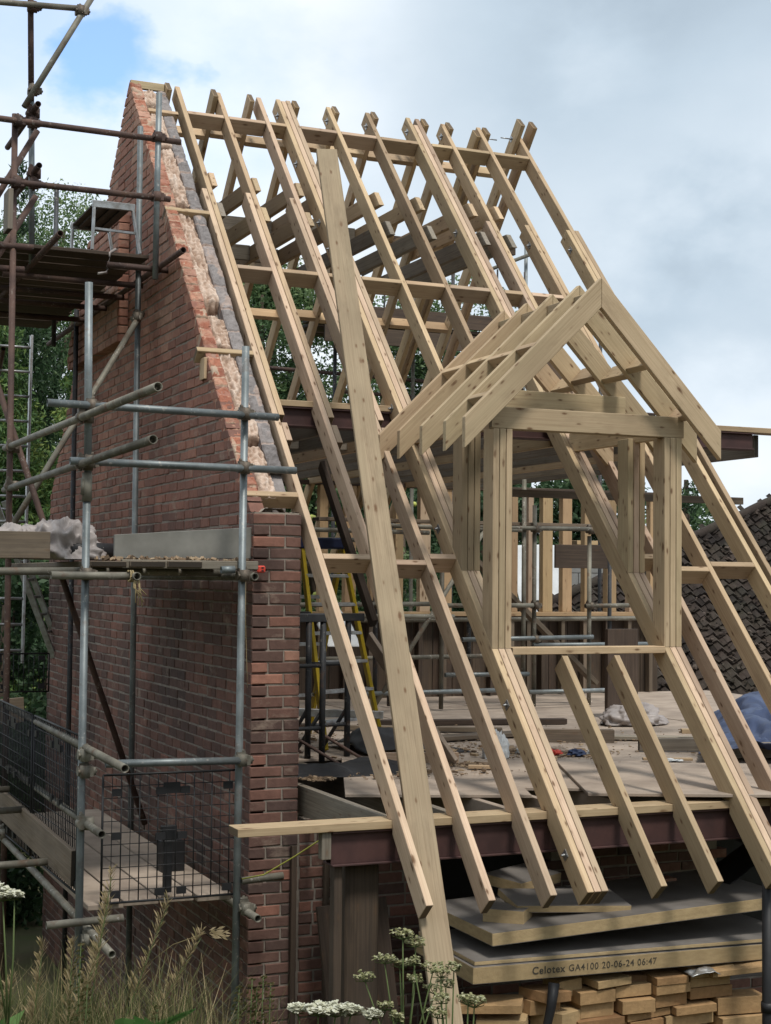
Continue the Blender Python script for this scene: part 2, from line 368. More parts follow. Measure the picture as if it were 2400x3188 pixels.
roof = thing('roof_frame', 'new timber roof frame of steep rafters, noggins and collars above the brick gable', 'roof frame', (0, 0, 0))
def rafter(x, a0, a1, mat=M_WOOD, rear=False, notch=True, name='rafter', w=PLY):
    poly = [(a0, 0), (a0, -RD), (a1, -RD), (a1, 0)]
    if notch and a0 < .3 and not rear:      # birdsmouth over the wall plate
        poly = [(a0, 0), (a0, -RD), (a0 + .555, -RD), (a0 + .615, -.088), (a0 + .664, -RD), (a1, -RD), (a1, 0)]
    o = V((x, 0, 0)) if not rear else V((x, 2 * YR, 0))
    if rear: return prism(name, o, EXB, EZB, poly, 0, w, mat, roof)
    return prism(name, o, EXF, EZF, poly, -w, 0, mat, roof)

XL = dict(A=.013, B=.400, C=.796, E=1.543, F=1.945, H=2.692, I=3.095, J=3.530)
XD, XG = 1.040, 2.374
Y_SILL, Y_ST2, Y_LAP = 1.185, 2.70, 4.60
for k, x in XL.items():
    top = ra(Y_SILL) if k in 'EF' else ra(Y_LAP)
    m = M_PINK if k in 'ABCH' else M_WOOD
    rafter(x, 0, top + R.uniform(-.01, .01), m)
    rafter(x + RW + .002 if k not in 'EF' else x, ra(Y_ST2), LR + R.uniform(-.01, .03) + (-.03 if k == 'J' else 0), M_WOOD if k not in 'C' else M_PINK, notch=False)
rafter(3.530 + 2 * RW + .002, 0, ra(Y_LAP), M_WOOD)
for X0 in (XD, XG):
    for i in range(3):
        rafter(X0 + i * (RW + .002), 0, LR + (.02 if i != 1 else -.10 * (X0 == XG)), M_PINK if i else M_WOOD, w=PLY)
# heels of the upper rafters under the steel
for k in 'ABC':
    rafter(XL[k] + RW + .001, ra(2.52), ra(2.645), M_PINK, notch=False, name='rafter_heel')
# bolts
# rear rafters, lapped against the front ones
XRB = dict(A=-.036, B=.398, C=.748, D=1.190, E=1.592, F=1.994, G=2.524, H=2.790, I=3.195, J=3.529)
for k, x in XRB.items():
    rafter(x, ra(1.9), LR + (.02 if k not in 'J' else .16), M_WOOD if k not in 'DGI' else M_ORANGE, rear=True)
rafter(3.67, ra(1.9), LR + .15, M_ORANGE, rear=True)
rafter(3.10, ra(1.9), LR - .02, M_ORANGE, rear=True)
for x in (2.60, 2.00):
    pass
# noggins: flush with the rafter backs, square to the slope
def noggin(x0, x1, y, rear=False, mat=None):
    a = ra(y); ex, ez = (EXF, EZF) if not rear else (EXB, EZB)
    o = V((0, 0 if not rear else 2 * YR, 0)) + ex * a - ez * .072
    timber('noggin', o + V((x0, 0, 0)), o + V((x1, 0, 0)), RW, .143, ez, mat or R.choice([M_WOOD, M_WOOD, M_PINK]), roof)
lo = lambda k: XL[k]; u1 = lambda k: XL[k] + 2 * RW + .001
row1 = [(XL['A'] + .096, XL['B'] + .045), (XL['B'] + .096, XL['C'] + .045), (XL['C'] + .096, XD), (XD + .147, XL['E']), (1.59, XL['F']), (1.992, XG), (XG + .147, 2.738), (2.788, 3.141), (3.191, 3.577)]
for a, b_ in row1: noggin(a, b_, 5.40)
for i, (a, b_) in enumerate(row1[:8]): noggin(a if i != 8 else 3.19, b_ if i > 2 or i == 2 else b_ - .045, 3.885)
for i, (a, b_) in enumerate([(.060, .400), (.447, .796), (.843, XD), (XG + .147, 2.692), (2.739, 3.095), (3.142, 3.530)]):
    noggin(a, b_, [1.765, 1.735, 1.775, 1.80, 1.72, 1.755][i], mat=M_PINK if i < 3 else M_WOOD)
for yy in (5.42, 4.15, 3.02):
    for a, b_ in [(.01, .398), (.445, .748), (.795, 1.190), (1.237, 1.592), (1.639, 1.994), (2.041, 2.524), (2.571, 2.79), (2.837, 3.10), (3.242, 3.53)]:
        if yy == 4.15 and a < 1: continue
        noggin(a, b_, yy + R.uniform(-.02, .02), True, M_ORANGE if yy < 5 else M_WOOD)
# collars: two levels, bolted to the right side of each truss
def collar(x, z0, z1, mat, proud=0.0):
    yf0, yf1 = z0 / S, z1 / S
    poly = [(yf0 - proud, z0), (2 * YR - yf0, z0), (2 * YR - yf1, z1), (yf1 - proud, z1)]
    b = MB(); L0 = yf0
    b.prism([(p - L0, q - z0) for p, q in poly], 0, .047, lambda a, t, q: (a, t, q))
    b.build('collar', mat, roof, frame((x + .047, L0, z0), (0, 1, 0), (0, 0, 1)), .003)
for k, x in dict(A=.108, B=.495, C=.891, D=1.19, E=1.64, F=2.042, G=2.572, H=2.838).items():
    collar(x, 5.105, 5.25, M_WOOD, .03); collar(x, 4.79, 4.935, M_WOOD if k in 'BCD' else M_GREYWOOD)
for a, b_, y, z in [(.16, .495, 6.15, 5.12), (.55, .89, 6.1, 5.10), (.94, 1.19, 6.2, 5.12), (1.24, 1.64, 6.0, 5.13), (1.69, 2.04, 6.15, 5.12), (.55, .89, 5.95, 4.80), (.94, 1.19, 6.0, 4.8)]:
    bar('noggin', a, b_, y, y + .047, z, z + .14, M_GREYWOOD, roof)
# long binder across the collars at the back
bar('binder', .9, 4.05, 6.55, 6.60, 5.26, 5.33, M_DARKWOOD, roof)
# gable ladder: outlookers carried over the wall, and the short board at the apex
for (y, xl) in [(5.37, -.26), (4.36, -.362), (3.16, -.425), (2.15, -.37)]:
    a = ra(y); o = EXF * a - EZF * .06
    timber('outlooker', o + V((xl, 0, 0)), o + V((XL['A'], 0, 0)), RW, .12, EZF, M_WOOD, roof)
bar('ridge_board', -.350, -.04, YR - .02, YR + .02, ZR - .075, ZR - .005, M_GREEN, roof)
bar('packing_strip', -.385, -.362, 3.1, 3.22, 3.26, 3.42, M_WOOD, roof, 'Z')
# attic joists over the rear rooms, hung behind the upper steel
for i in range(12):
    x = .08 + i * .40
    bar('ceiling_joist', x, x + .047, 3.02, 8.55, 2.875, 3.065, M_GREYWOOD if i % 3 else M_WOOD, roof, 'Y')
for (x0, x1, y) in [(.13, .48, 4.4), (.53, .88, 4.5), (.93, 1.28, 4.4), (1.33, 1.68, 4.45), (.13, .48, 6.3), (.53, .88, 6.2), (.93, 1.28, 6.35)]:
    bar('noggin', x0, x1, y, y + .047, 2.90, 3.06, M_GREYWOOD, roof)
# bolts seen on the rafter cheeks
def bolt(p, d=(-1, 0, 0), parent=roof, L=.03):
    b = MB(); p = V(p); d = V(d); b.tube(p, p + d * L, .006, 6); b.box(-.001, .005, -.026, .026, -.026, .026, .5, frame(p, d, EXF)); b.tube(p + d * .006, p + d * .018, .011, 6)
    b.build('bolt', M_BOLT, parent)
for x, y in [(XD, 5.58), (XD, 5.05), (XL['E'], 5.6), (XL['F'], 5.6), (XG, 5.6), (XL['H'] + RW, 5.6), (XL['I'] + RW, 5.6), (XD, 4.45), (XD, 4.2), (XG, 4.5), (XD, 2.85), (XD, 2.0), (XD, .95), (XD, .2), (XL['I'], 4.45), (XL['J'], 4.45)]:
    bolt(V((x, 0, 0)) + EXF * ra(y) - EZF * .075)
bolt((3.23, YR - .03, ZR - .1), (1, 0, 0), L=.12); bolt((3.529, YR + .0, ZR - .06), (-1, 0, 0), L=.12)

# ------------------------------------------------------------------ dormer
dorm = thing('dormer_frame', 'new timber dormer frame with small gabled roof standing on the rafters', 'dormer', (1.04, 1.22, 1.35))
def zr(y): return S * y
for X0, m in ((XD, M_GREEN), (XG, M_GREEN)):
    for y0 in (1.22, 1.684):
        for i in range(3):
            x = X0 + i * (RW + .002); d = .145
            z0, z1 = zr(y0) + .001, zr(y0 + d) + .001
            if X0 == XG and y0 > 1.6 and i == 1: z0 -= 0.0
            top = 2.80 if y0 < 1.5 else 2.83
            # foot cut to the slope of the rafter
            b = MB(); b.prism([(0, 0), (top - z0, 0), (top - z0, d), (z1 - z0, d)], 0, PLY, lambda a, t, q: (a, t, q))
            b.build('post', m if i < 1 or X0 == XD else R.choice([M_GREEN, M_WOOD, M_PINK]), dorm, frame((x, y0, z0), (0, 0, 1), (0, 1, 0)), .003)
bar('header', 1.03, 2.535, 1.222, 1.269, 2.801, 2.946, M_GREEN, dorm)
bar('header', 1.087, 2.475, 1.272, 1.319, 2.801, 2.944, M_GREEN, dorm)
bar('sill', XD + .147, XG, 1.205, 1.352, 1.308, 1.355, M_WOOD, dorm)
bar('tie_beam', 1.20, 2.36, 1.70, 1.747, 2.985, 3.13, M_GREEN, dorm)
for x in (1.06, 2.425): bar('wall_plate', x, x + RW, 1.322, 2.62, 2.80, 2.944, M_WOOD, dorm, 'Y')
AX, AZ, TZ, TXL, TXR = 1.775, 3.838, 2.848, .760, 2.742
def dormer_pair(y, mat, tail=True):
    h = .202
    for sgn, tx in ((-1, TXL), (1, TXR)):
        e = V((AX - tx, 0, AZ - TZ)); ex = e.normalized(); ez = V((-ex.z, 0, ex.x)) if sgn < 0 else V((ex.z * 1, 0, -ex.x))
        if ez.z < 0: ez = -ez
        o = V((tx, y, TZ)); xf = AX - .001 if sgn < 0 else AX + .001
        pts = [V((tx, 0, TZ)), V((tx, 0, TZ - h)), V((xf, 0, AZ - h)), V((xf, 0, AZ))]
        ey = ez.cross(ex); sg = 1 if ey.y > 0 else -1
        poly = [((p - V((tx, 0, TZ))).dot(ex), (p - V((tx, 0, TZ))).dot(ez)) for p in pts]
        t0, t1 = (0, RW) if sg > 0 else (-RW, 0)
        prism('dormer_rafter', o, ex, ez, poly, t0, t1, mat, dorm)
DY = [1.075, 1.362, 1.735, 2.115, 2.475]
for i, y in enumerate(DY): dormer_pair(y, M_GREEN if i < 3 else M_WOOD)
def dn(xm, y0, y1, mat=M_WOOD):
    left = xm < AX
    sl = (AZ - TZ) / (AX - TXL) * (1 if left else -1); z = (AZ if True else 0) + sl * (xm - AX)
    ez = V((-sl, 0, 1)).normalized(); c = V((xm, 0, z)) - ez * .072
    timber('dormer_noggin', c + V((0, y0, 0)), c + V((0, y1, 0)), RW, .142, ez, mat, dorm)
for a, b_ in zip(DY[:-1], DY[1:]):
    k = DY.index(a)
    dn(1.27 + (.0 if k % 2 else .02), a + RW, b_, M_WOOD); dn(2.26 + (.03 if k % 2 else 0), a + RW, b_, M_WOOD)
dn(.93, DY[0] + RW, DY[1]); dn(2.60, DY[0] + RW, DY[1])
for a, b_ in zip(DY[:-1], DY[1:]):
    bar('ridge_block', AX - .05, AX + .05, a + RW + .001, b_ - .001, AZ - .16, AZ - .09, M_GREEN, dorm, 'Y')

# ------------------------------------------------------------------ steel beams, plates, post, floor
def i_beam(name, x0, x1, yc, z0, z1, w, label):
    b = MB(); t = .011
    b.box(x0, x1, yc - w / 2, yc + w / 2, z0, z0 + t); b.box(x0, x1, yc - w / 2, yc + w / 2, z1 - t, z1)
    b.box(x0 + .0, x1, yc - w / 2 + .03, yc - w / 2 + .042, z0 + t, z1 - t)
    b.box(x0, x1, yc + w / 2 - .05, yc + w / 2 - .04, z0 + t, z1 - t)
    return tag(b.build(name, M_STEEL, bevel=.002), label, 'steel beam')
i_beam('steel_beam', -.352, 6.5, .565, .148, .346, .155, 'dark red steel beam under the eaves, resting on the old timber post')
i_beam('steel_beam', .06, 4.405, 2.985, 2.925, 3.068, .15, 'dark red steel beam passing behind the dormer at mid roof, its end sticking out')
tag(bar('wall_plate', -.925, 6.5, .478, .652, .349, .396, M_WOOD), 'long pale timber plate on the eaves steel, its end overhanging at the left', 'wall plate')
tag(bar('wall_plate', .07, 5.4, 2.905, 3.06, 3.071, 3.116, M_WOOD), 'pale timber plate on the upper steel, running out past it into the sky', 'wall plate')
tag(bar('timber_post', -.225, -.012, .60, .80, -2.2, .147, M_DARKWOOD, None, 'Z', .012), 'thick dark cracked old timber post under the end of the eaves steel', 'post')
bar_ = bar('timber_prop', -.325, -.275, .53, .60, -2.2, .148, M_DARKWOOD, None, 'Z'); tag(bar_, 'thin dark upright timber beside the thick post', 'prop')
tag(bar('timber_offcut', -.415, -.357, .50, .56, .19, .345, M_GREYWOOD, None, 'Z'), 'short grey offcut hanging at the end of the eaves steel', 'offcut')
for i, x in enumerate([.03, .46, .86, 1.26, 1.70, 2.12, 2.55, 2.98, 3.4, 3.8]):
    nm = ['first', 'second', 'third', 'fourth', 'fifth', 'sixth', 'seventh', 'eighth', 'ninth', 'tenth'][i]
    tag(bar('floor_joist', x, x + .05, .657 + .002 * i, 8.4, .20, .395, M_GREYWOOD if i < 2 or i > 4 else M_CHIP, None, 'Y'), f'{nm} grey floor joist from the brick gable, under the dusty deck', 'joist', 'floor joists behind the eaves')
def sheet(x, y, w, l, rot, z, label, mat=M_CHIP):
    b = MB(); M = Matrix.Translation((x, y, z)) @ Matrix.Rotation(rot, 4, 'Z')
    n, m = 10, 12
    b.box(0, w, 0, l, 0, .02)
    o = b.build('floor_sheet', mat, None, M, .002); return tag(o, label, 'floorboard', 'sheets of the dusty deck')
SROT = math.radians(-23.4)
ex_, ey_ = V((math.cos(SROT), math.sin(SROT))), V((-math.sin(SROT), math.cos(SROT)))
sheet(.10, 1.43, 1.2, 2.4, math.radians(-21), .399, 'dusty chipboard sheet beside the brick pier, front corner overhanging the void')
sheet(1.22, 1.36, 1.5, 2.4, math.radians(-23), .401, 'dusty chipboard sheet behind the third rafter')
sheet(1.52, .80, 1.45, 1.7, math.radians(-23), .424, 'stained plywood sheet on top, behind the rafters below the dormer')
sheet(2.60, .72, 1.6, 2.0, math.radians(-14), .402, 'dusty sheet of the deck at the right, behind the right triple rafter')
for i, (x0, x1, y0, y1) in enumerate([(.03, 2.4, 3.3, 6.0), (2.42, 5.2, 2.6, 6.0), (.03, 2.5, 6.02, 8.7), (2.52, 5.4, 6.02, 8.7), (5.22, 8, 1.2, 8.7)]):
    tag(bar('floor_sheet', x0, x1, y0, y1, .3985, .418 + .001 * i, M_CHIP), ['dusty deck sheet under the trestles and stepladder', 'dusty deck sheet in the middle with rubbish on it', 'dusty deck sheet in the far left corner', 'dusty deck sheet below the rear stud wall', 'dusty deck sheet beneath the blue tarpaulin'][i], 'floorboard', 'sheets of the dusty deck')

# ------------------------------------------------------------------ brickwork
def clip(poly, nx, ny, c):
    """keep the part where nx*x + ny*y <= c"""
    out = []
    for i, p in enumerate(poly):
        q = poly[(i + 1) % len(poly)]; a = nx * p[0] + ny * p[1] - c; b_ = nx * q[0] + ny * q[1] - c
        if a <= 0: out.append(p)
        if a * b_ < 0: s = a / (a - b_); out.append((p[0] + (q[0] - p[0]) * s, p[1] + (q[1] - p[1]) * s))
    return out
def brick(b, poly, fn, depth=.102, tone=None, cham=.005):
    """one brick: outline poly on the wall face; fn(u, w, h) maps along, out, up"""
    if len(poly) < 3: return
    cx = sum(p[0] for p in poly) / len(poly); cy = sum(p[1] for p in poly) / len(poly)
    w = max(p[0] for p in poly) - min(p[0] for p in poly); h = max(p[1] for p in poly) - min(p[1] for p in poly)
    if w < .02 or h < .012: return
    out = R.uniform(-.004, .004); kx, ky = 1 - 2 * cham / w, 1 - 2 * cham / h
    j = lambda: R.uniform(-.0034, .0034)
    inn = [(cx + (p[0] - cx) * kx + j(), cy + (p[1] - cy) * ky + j()) for p in poly]; n = len(poly)
    vs = [fn(p[0], out, p[1]) for p in inn] + [fn(p[0], out - cham, p[1]) for p in poly] + [fn(p[0], out - depth, p[1]) for p in poly]
    fs = [tuple(range(n))] + [(i, (i + 1) % n, n + (i + 1) % n, n + i) for i in range(n)] + [(n + i, n + (i + 1) % n, 2 * n + (i + 1) % n, 2 * n + i) for i in range(n)] + [tuple(range(2 * n, 3 * n))]
    b.add(vs, fs, R.random() if tone is None else tone)
def courses(b, u0, u1, z0, z1, fn, clips=(), start=0, openings=(), ch=.0765, jt=.0125, tones=None, corner=None):
    n = int((z1 - z0) / ch)
    for k in range(n + 1):
        z = z0 + k * ch; u = u0 - (k % 2) * .1125 + R.uniform(-.02, .012)
        while u < u1:
            L = (.111 if R.random() < .12 else .223) + R.uniform(-.008, .008)
            a, e = max(u, u0) + jt / 2, min(u + L, u1) - jt / 2
            if e - a > .02:
                if not any(o[0] < (a + e) / 2 < o[1] and o[2] < z + ch / 2 < o[3] for o in openings):
                    dz = R.uniform(-.003, .003); q = lambda: R.uniform(-.003, .003)
                    p = [(a + q(), z + jt / 2 + dz + q()), (e + q(), z + jt / 2 + dz + q()), (e + q(), z + ch - jt / 2 + dz), (a + q(), z + ch - jt / 2 + dz)]
                    for c in clips: p = clip(p, c[0], c[1], c[2] + R.uniform(-.012, 0))
                    brick(b, p, fn, tone=(None if tones is None else tones(z, (a + e) / 2)))
            u += L + .002
XO, XI, YP, YB = -.36, -.02, 1.98, 8.95
gab = thing('gable_wall', 'red brick gable wall with exposed cavity along its steep raking top', 'wall', (XO, YP, -2.2))
HF, HB = -.012, S * 2 * YR - .02
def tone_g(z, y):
    q = .44 + .36 * fbm((y * .9, z * .9, 3), 3) + R.uniform(-.15, .17) + max(-.22, min(.42, (z - 2.3) * .20))  # paler with height: dirt and scaffold shade lower down, both put into the tone
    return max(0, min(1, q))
b = MB()
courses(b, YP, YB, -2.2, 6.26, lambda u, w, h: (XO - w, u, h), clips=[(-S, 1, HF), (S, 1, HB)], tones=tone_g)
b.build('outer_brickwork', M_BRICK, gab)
def core_prism(name, x0, x1, drop, mat, y0=YP + .008, y1=YB - .01):
    pts = [(y0, -2.2), (y1, -2.2), (y1, HB - drop - S * y1), (YR, S * YR - drop - .01), (y0, S * y0 + HF - drop)]
    b = MB(); b.prism(pts, x0, x1, lambda a, t, q: (t, a, q)); return b.build(name, mat, gab)
core_prism('mortar', XO + .007, XO + .10, .035, M_MORTAR)
# pier front
b = MB()
ff = lambda u, w, h: (u, YP - w, h)
nrow = int((2.235 + 2.2) / .0765)
for k in range(nrow + 1):
    z = -2.2 + k * .0765; a, z1 = XO, z + .0655
    if z1 > 2.25: break
    L = .222 if k % 2 else .112
    for (p, q) in ((XO, XO + L), (XO + L + .01, XI)):
        brick(b, [(p + R.uniform(0, .004), z), (q, z + R.uniform(-.003, .003)), (q, z1), (p, z1)], ff, .10, max(0, min(1, .17 + .22 * fbm((p * 3, 0, z)) + R.uniform(-.15, .2) + (.45 if R.random() < .08 else 0))))
    if k % 1 == 0:   # right cheek of the pier
        brick(b, [(YP + .004, z), (YP + (.10 if k % 2 else .21), z), (YP + (.10 if k % 2 else .21), z1), (YP + .004, z1)], lambda u, w, h: (XI + w, u, h), .05, R.random() * .6)
b.build('pier_brickwork', M_BRICK, gab)
b = MB(); b.box(XO + .008, XI - .008, YP + .008, YP + .30, -2.2, 2.215); b.build('mortar', M_MORTAR, gab)
# mortar bed left on the pier top
b = MB(); n = 14
vs = []
for i in range(n):
    for j in range(5):
        x = XO + .01 + (XI - XO - .02) * i / (n - 1); y = YP + .012 + .13 * j / 4
        vs.append((x, y, 2.252 + .012 * fbm((x * 14, y * 14, 5)) + (.01 if 2 < i < 9 else -.012)))
b.add(vs, [(i * 5 + j, i * 5 + j + 1, (i + 1) * 5 + j + 1, (i + 1) * 5 + j) for i in range(n - 1) for j in range(4)], .5)
b.box(XO + .012, XI - .012, YP + .012, YP + .14, 2.2, 2.237)
b.build('mortar_bed', plain('pale_mortar', (.40, .34, .28), .95, 0, .3, 14, None, .5), gab)
# raking top: cut bricks of the outer leaf, mineral wool in the cavity, cut blocks of the inner leaf
def rough_strip(name, mat, a0, a1, xa, xb, base, lens, joint, amp, pick, nu=560, nv=14, seed=0, edge=.012):
    """a broken top surface along the rake: pieces with joints between them; pick() gives each piece's tone"""
    cuts = [a0]
    while cuts[-1] < a1: cuts.append(cuts[-1] + R.uniform(*lens))
    tones = [pick() for _ in cuts]; offs = [R.uniform(-1, 1) for _ in cuts]; b = MB(); vs = []; tn = []; k = 0
    for i in range(nu):
        a = a0 + (a1 - a0) * i / (nu - 1)
        while k < len(cuts) - 2 and a > cuts[k + 1]: k += 1
        dj = min(a - cuts[k], cuts[k + 1] - a)
        for j_ in range(nv):
            s_ = j_ / (nv - 1); x = xa + (xb - xa) * s_ + (edge * fbm((a * 9, seed, s_)) if 0 < j_ else 0) * (1 if j_ == nv - 1 else .4)
            n1 = fbm((a * 16, x * 22, seed), 4); n2 = fbm((a * 5, x * 9, seed + 4), 3)
            h = base + offs[k] * amp * .5 + amp * n1 + amp * .8 * n2 - (.010 * max(0, 1 - dj / joint) if dj < joint else 0)
            if j_ in (0, nv - 1): h -= amp * .7
            t_ = tones[k] + .18 * n1
            if dj < joint * .8 or n2 > .33: t_ = .92 + .1 * n1
            p = EXF * a + EZF * h; vs.append((x, p.y, p.z)); tn.append(max(0, min(1, t_)))
        for xx, jj in ((xa, 0), (xb, nv - 1)): pass
    b.v = vs; b.t = tn; b.f = [(i * nv + j_, i * nv + j_ + 1, (i + 1) * nv + j_ + 1, (i + 1) * nv + j_) for i in range(nu - 1) for j_ in range(nv - 1)]
    o = len(b.v)      # skirts down both sides
    for side in (0, nv - 1):
        o = len(b.v)
        for i in range(nu):
            q = V(b.v[i * nv + side]) - EZF * .10; b.v.append(tuple(q)); b.t.append(b.t[i * nv + side])
        b.f += [(i * nv + side, (i + 1) * nv + side, o + i + 1, o + i) for i in range(nu - 1)]
    b.sm = [False] * len(b.f)
    return b.build(name, mat, gab)
rough_strip('cut_brick_edge', M_CUTBRICK, ra(2.13), LR - .02, XO + .002, -.262, -.006, (.085, .125), .012, .011, lambda: R.choice([R.uniform(0, .5), R.uniform(.1, .75), R.uniform(0, .35)]), seed=2)
b = MB(); nu, nv = 520, 26; vs = []; tn = []
hole = [(ra(3.52), .10), (ra(4.42), .05), (ra(5.0), .045), (ra(2.52), .05), (ra(5.42), .08), (ra(3.2), .03)]
for i in range(nu):
    a = ra(2.13) + (ra(5.62) - ra(2.13)) * i / (nu - 1)
    for j in range(nv):
        s_ = j / (nv - 1); x = -.276 + .162 * s_ + .012 * fbm((a * 5, 2, 0))
        fib = noise.noise(V((a * 9 + 2 * fbm((a * 3, x * 10, 1)), x * 42, 0)))
        fr = noise.noise(V((a * 42, x * 38, 7))); lump = fbm((a * 4.5, x * 9, 2))
        h = -.030 + .034 * lump + .020 * fib + .014 * fr - .03 * abs(2 * s_ - 1) ** 3
        dk = 0
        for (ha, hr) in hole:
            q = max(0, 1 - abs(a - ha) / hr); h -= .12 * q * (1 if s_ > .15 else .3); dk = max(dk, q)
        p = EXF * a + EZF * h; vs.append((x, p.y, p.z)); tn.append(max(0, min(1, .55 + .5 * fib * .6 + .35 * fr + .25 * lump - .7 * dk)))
b.v = vs; b.t = tn; b.f = [(i * nv + j, i * nv + j + 1, (i + 1) * nv + j + 1, (i + 1) * nv + j) for i in range(nu - 1) for j in range(nv - 1)]; b.sm = [True] * len(b.f)
b.build('cavity_wool', M_WOOL, gab)
rough_strip('inner_block_edge', M_BLOCK, ra(2.32), LR - .10, -.122, -.022, -.030, (.20, .30), .016, .013, lambda: R.uniform(0, .75), seed=9, nu=420, nv=10, edge=.003)
core_prism('inner_blockwork', -.124, -.024, .12, M_BLOCK, YP + .31)
core_prism('cavity_fill', -.262, -.126, .17, M_MORTAR, YP + .31)
# chimney breast on the outer face, far half of the wall
b = MB()
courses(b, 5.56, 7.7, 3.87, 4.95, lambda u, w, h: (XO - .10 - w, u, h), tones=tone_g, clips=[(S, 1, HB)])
for k in range(14):
    z = 3.87 + k * .0765
    brick(b, [(XO - .098, z + .005), (XO - .004, z + .005), (XO - .004, z + .07), (XO - .098, z + .07)], lambda u, w, h: (u, 5.555 - w, h), .05, .8 + R.uniform(-.15, .2))
b.build('projecting_brickwork', M_BRICK, gab)
b = MB(); b.box(XO - .092, XO, 5.57, 6.9, 3.88, 4.93); b.build('mortar', M_MORTAR, gab)
# weathered string of cable ends stuck on the wall are left out

fw = thing('front_wall', 'dark red brick wall of the ground floor under the eaves steel', 'wall', (0, YP, -2.2))
b = MB()
OPEN = [(1.05, 1.93, -.75, -.03), (3.36, 5.2, -1.2, .05)]
courses(b, XI + .012, 6.4, -2.2, .16, lambda u, w, h: (u, YP + .004 - w, h), openings=OPEN, tones=lambda z, x: max(0, min(1, .32 + .35 * fbm((x, z, 9)) + R.uniform(-.2, .25))))
b.build('brickwork', M_BRICK, fw)
b = MB()
xs = [XI, 1.05, 1.93, 3.36, 5.2, 6.4]
for i in range(5):
    if i in (1, 3):
        o = OPEN[0] if i == 1 else OPEN[1]
        b.box(xs[i], xs[i + 1], YP + .012, YP + .28, -2.2, o[2]); b.box(xs[i], xs[i + 1], YP + .012, YP + .28, o[3], .16)
    else: b.box(xs[i], xs[i + 1], YP + .012, YP + .28, -2.2, .16)
b.build('mortar', M_MORTAR, fw)
b = MB(); b.box(.98, 2.0, YP + .22, YP + .24, -.85, .05); b.box(3.3, 5.3, YP + .22, YP + .24, -1.3, .1); b.build('dark_backing', M_BLACK, fw)  # black sheet added behind the openings to stand in for the darkness inside
for k, (x, y) in enumerate([(-.075, 1.93), (.16, 1.93)]):
    tag(bar('timber_batten', x, x + .035, y, y + .04, -2.2, .02 - .1 * k, M_DARKWOOD, None, 'Z'), ['grey upright batten nearest the brick pier, on the lower wall', 'second dark upright batten on the lower wall, left of the thick post'][k], 'batten')
# slates and a dark panel leaning in the porch
tag(timber('leaning_sheet', (.38, 1.6, -1.6), (.30, 1.8, -.35), .03, .5, (1, 0, 0), M_DARKWOOD), 'dark panel leaning on the lower wall behind the long plank', 'panel')

# ------------------------------------------------------------------ scaffold beside the gable
scaf = thing('scaffold', 'galvanised and rusty tube scaffold wrapped round the red brick gable', 'scaffold', (-1.53, 1.72, -2.2))
TR = .0242
def tube(name, p0, p1, mat, parent=scaf, hollow=.004):
    b = MB(); b.tube(p0, p1, TR, 16, hollow); return b.build(name, mat, parent)
def coupler(p, d1, d2, parent=scaf, mat=M_COUPLER):
    """right-angle coupler: two saddles and their flap bolts"""
    p = V(p); d1, d2 = V(d1).normalized(), V(d2).normalized(); b = MB(); off = d1.cross(d2).normalized() * TR
    for d, s_ in ((d1, -1), (d2, 1)):
        c = p + off * s_; b.tube(c - d * .038, c + d * .038, TR + .0075, 12)
        o = (d2 if s_ < 0 else d1)
        b.tube(c + o * .030 - off * .3, c + o * .072 + off * .2, .010, 6); b.tube(c + o * .052 - d * .024, c + o * .052 + d * .024, .015, 6); b.box(-.03, .03, -.012, .012, -.02, .02, .5, frame(c + o * .036, d, off))
        b.tube(c - o * .030, c - o * .044, .013, 6)
    b.build('coupler', mat, parent)
X0s, X1s, Y1s, Y2s, Y3s = -1.535, -.525, 1.72, 4.25, 7.1
# standards
tube('standard', (X0s, Y1s, -2.2), (X0s, Y1s, 2.40), M_GALV); tube('standard', (X0s + .004, Y1s, 2.40), (X0s - .012, Y1s, 3.63), M_GALV)
b = MB(); b.tube((X0s, Y1s, 2.26), (X0s, Y1s, 2.44), TR + .007, 14); b.tube((X0s - .03, Y1s - .01, 2.3), (X0s - .03, Y1s - .01, 2.4), .012, 8); b.build('sleeve_coupler', M_GALVOLD, scaf)
tube('standard', (X1s - .005, Y1s, -2.2), (X1s + .01, Y1s, 3.30), M_GALV)
tube('standard', (-1.56, Y2s, -2.2), (-1.60, Y2s + .02, 5.40), M_RUST)
tube('standard', (-.50, Y2s + .33, -2.2), (-.495, Y2s + .45, 5.56), M_GALV)
tube('standard', (-.485, 4.17, 4.18), (-.478, 4.17, 5.69), M_GALV)
tube('standard', (-1.419, 4.60, 5.62), (-1.455, 4.60, 7.0), M_RUST); tube('standard', (-1.388, 4.60, 4.3), (-1.417, 4.60, 5.615), M_GALV)
tube('standard', (-.50, Y3s, -2.2), (-.50, Y3s, 4.4), M_DARKTUBE); tube('standard', (-1.62, Y3s, -2.2), (-1.60, Y3s, 5.4), M_DARKTUBE)
tube('standard', (-.62, 7.6, 4.1), (-.62, 7.6, 5.72), M_DARKTUBE)
tube('standard', (-1.50, 8.6, -2.2), (-1.45, 8.6, 4.3), M_GALV)
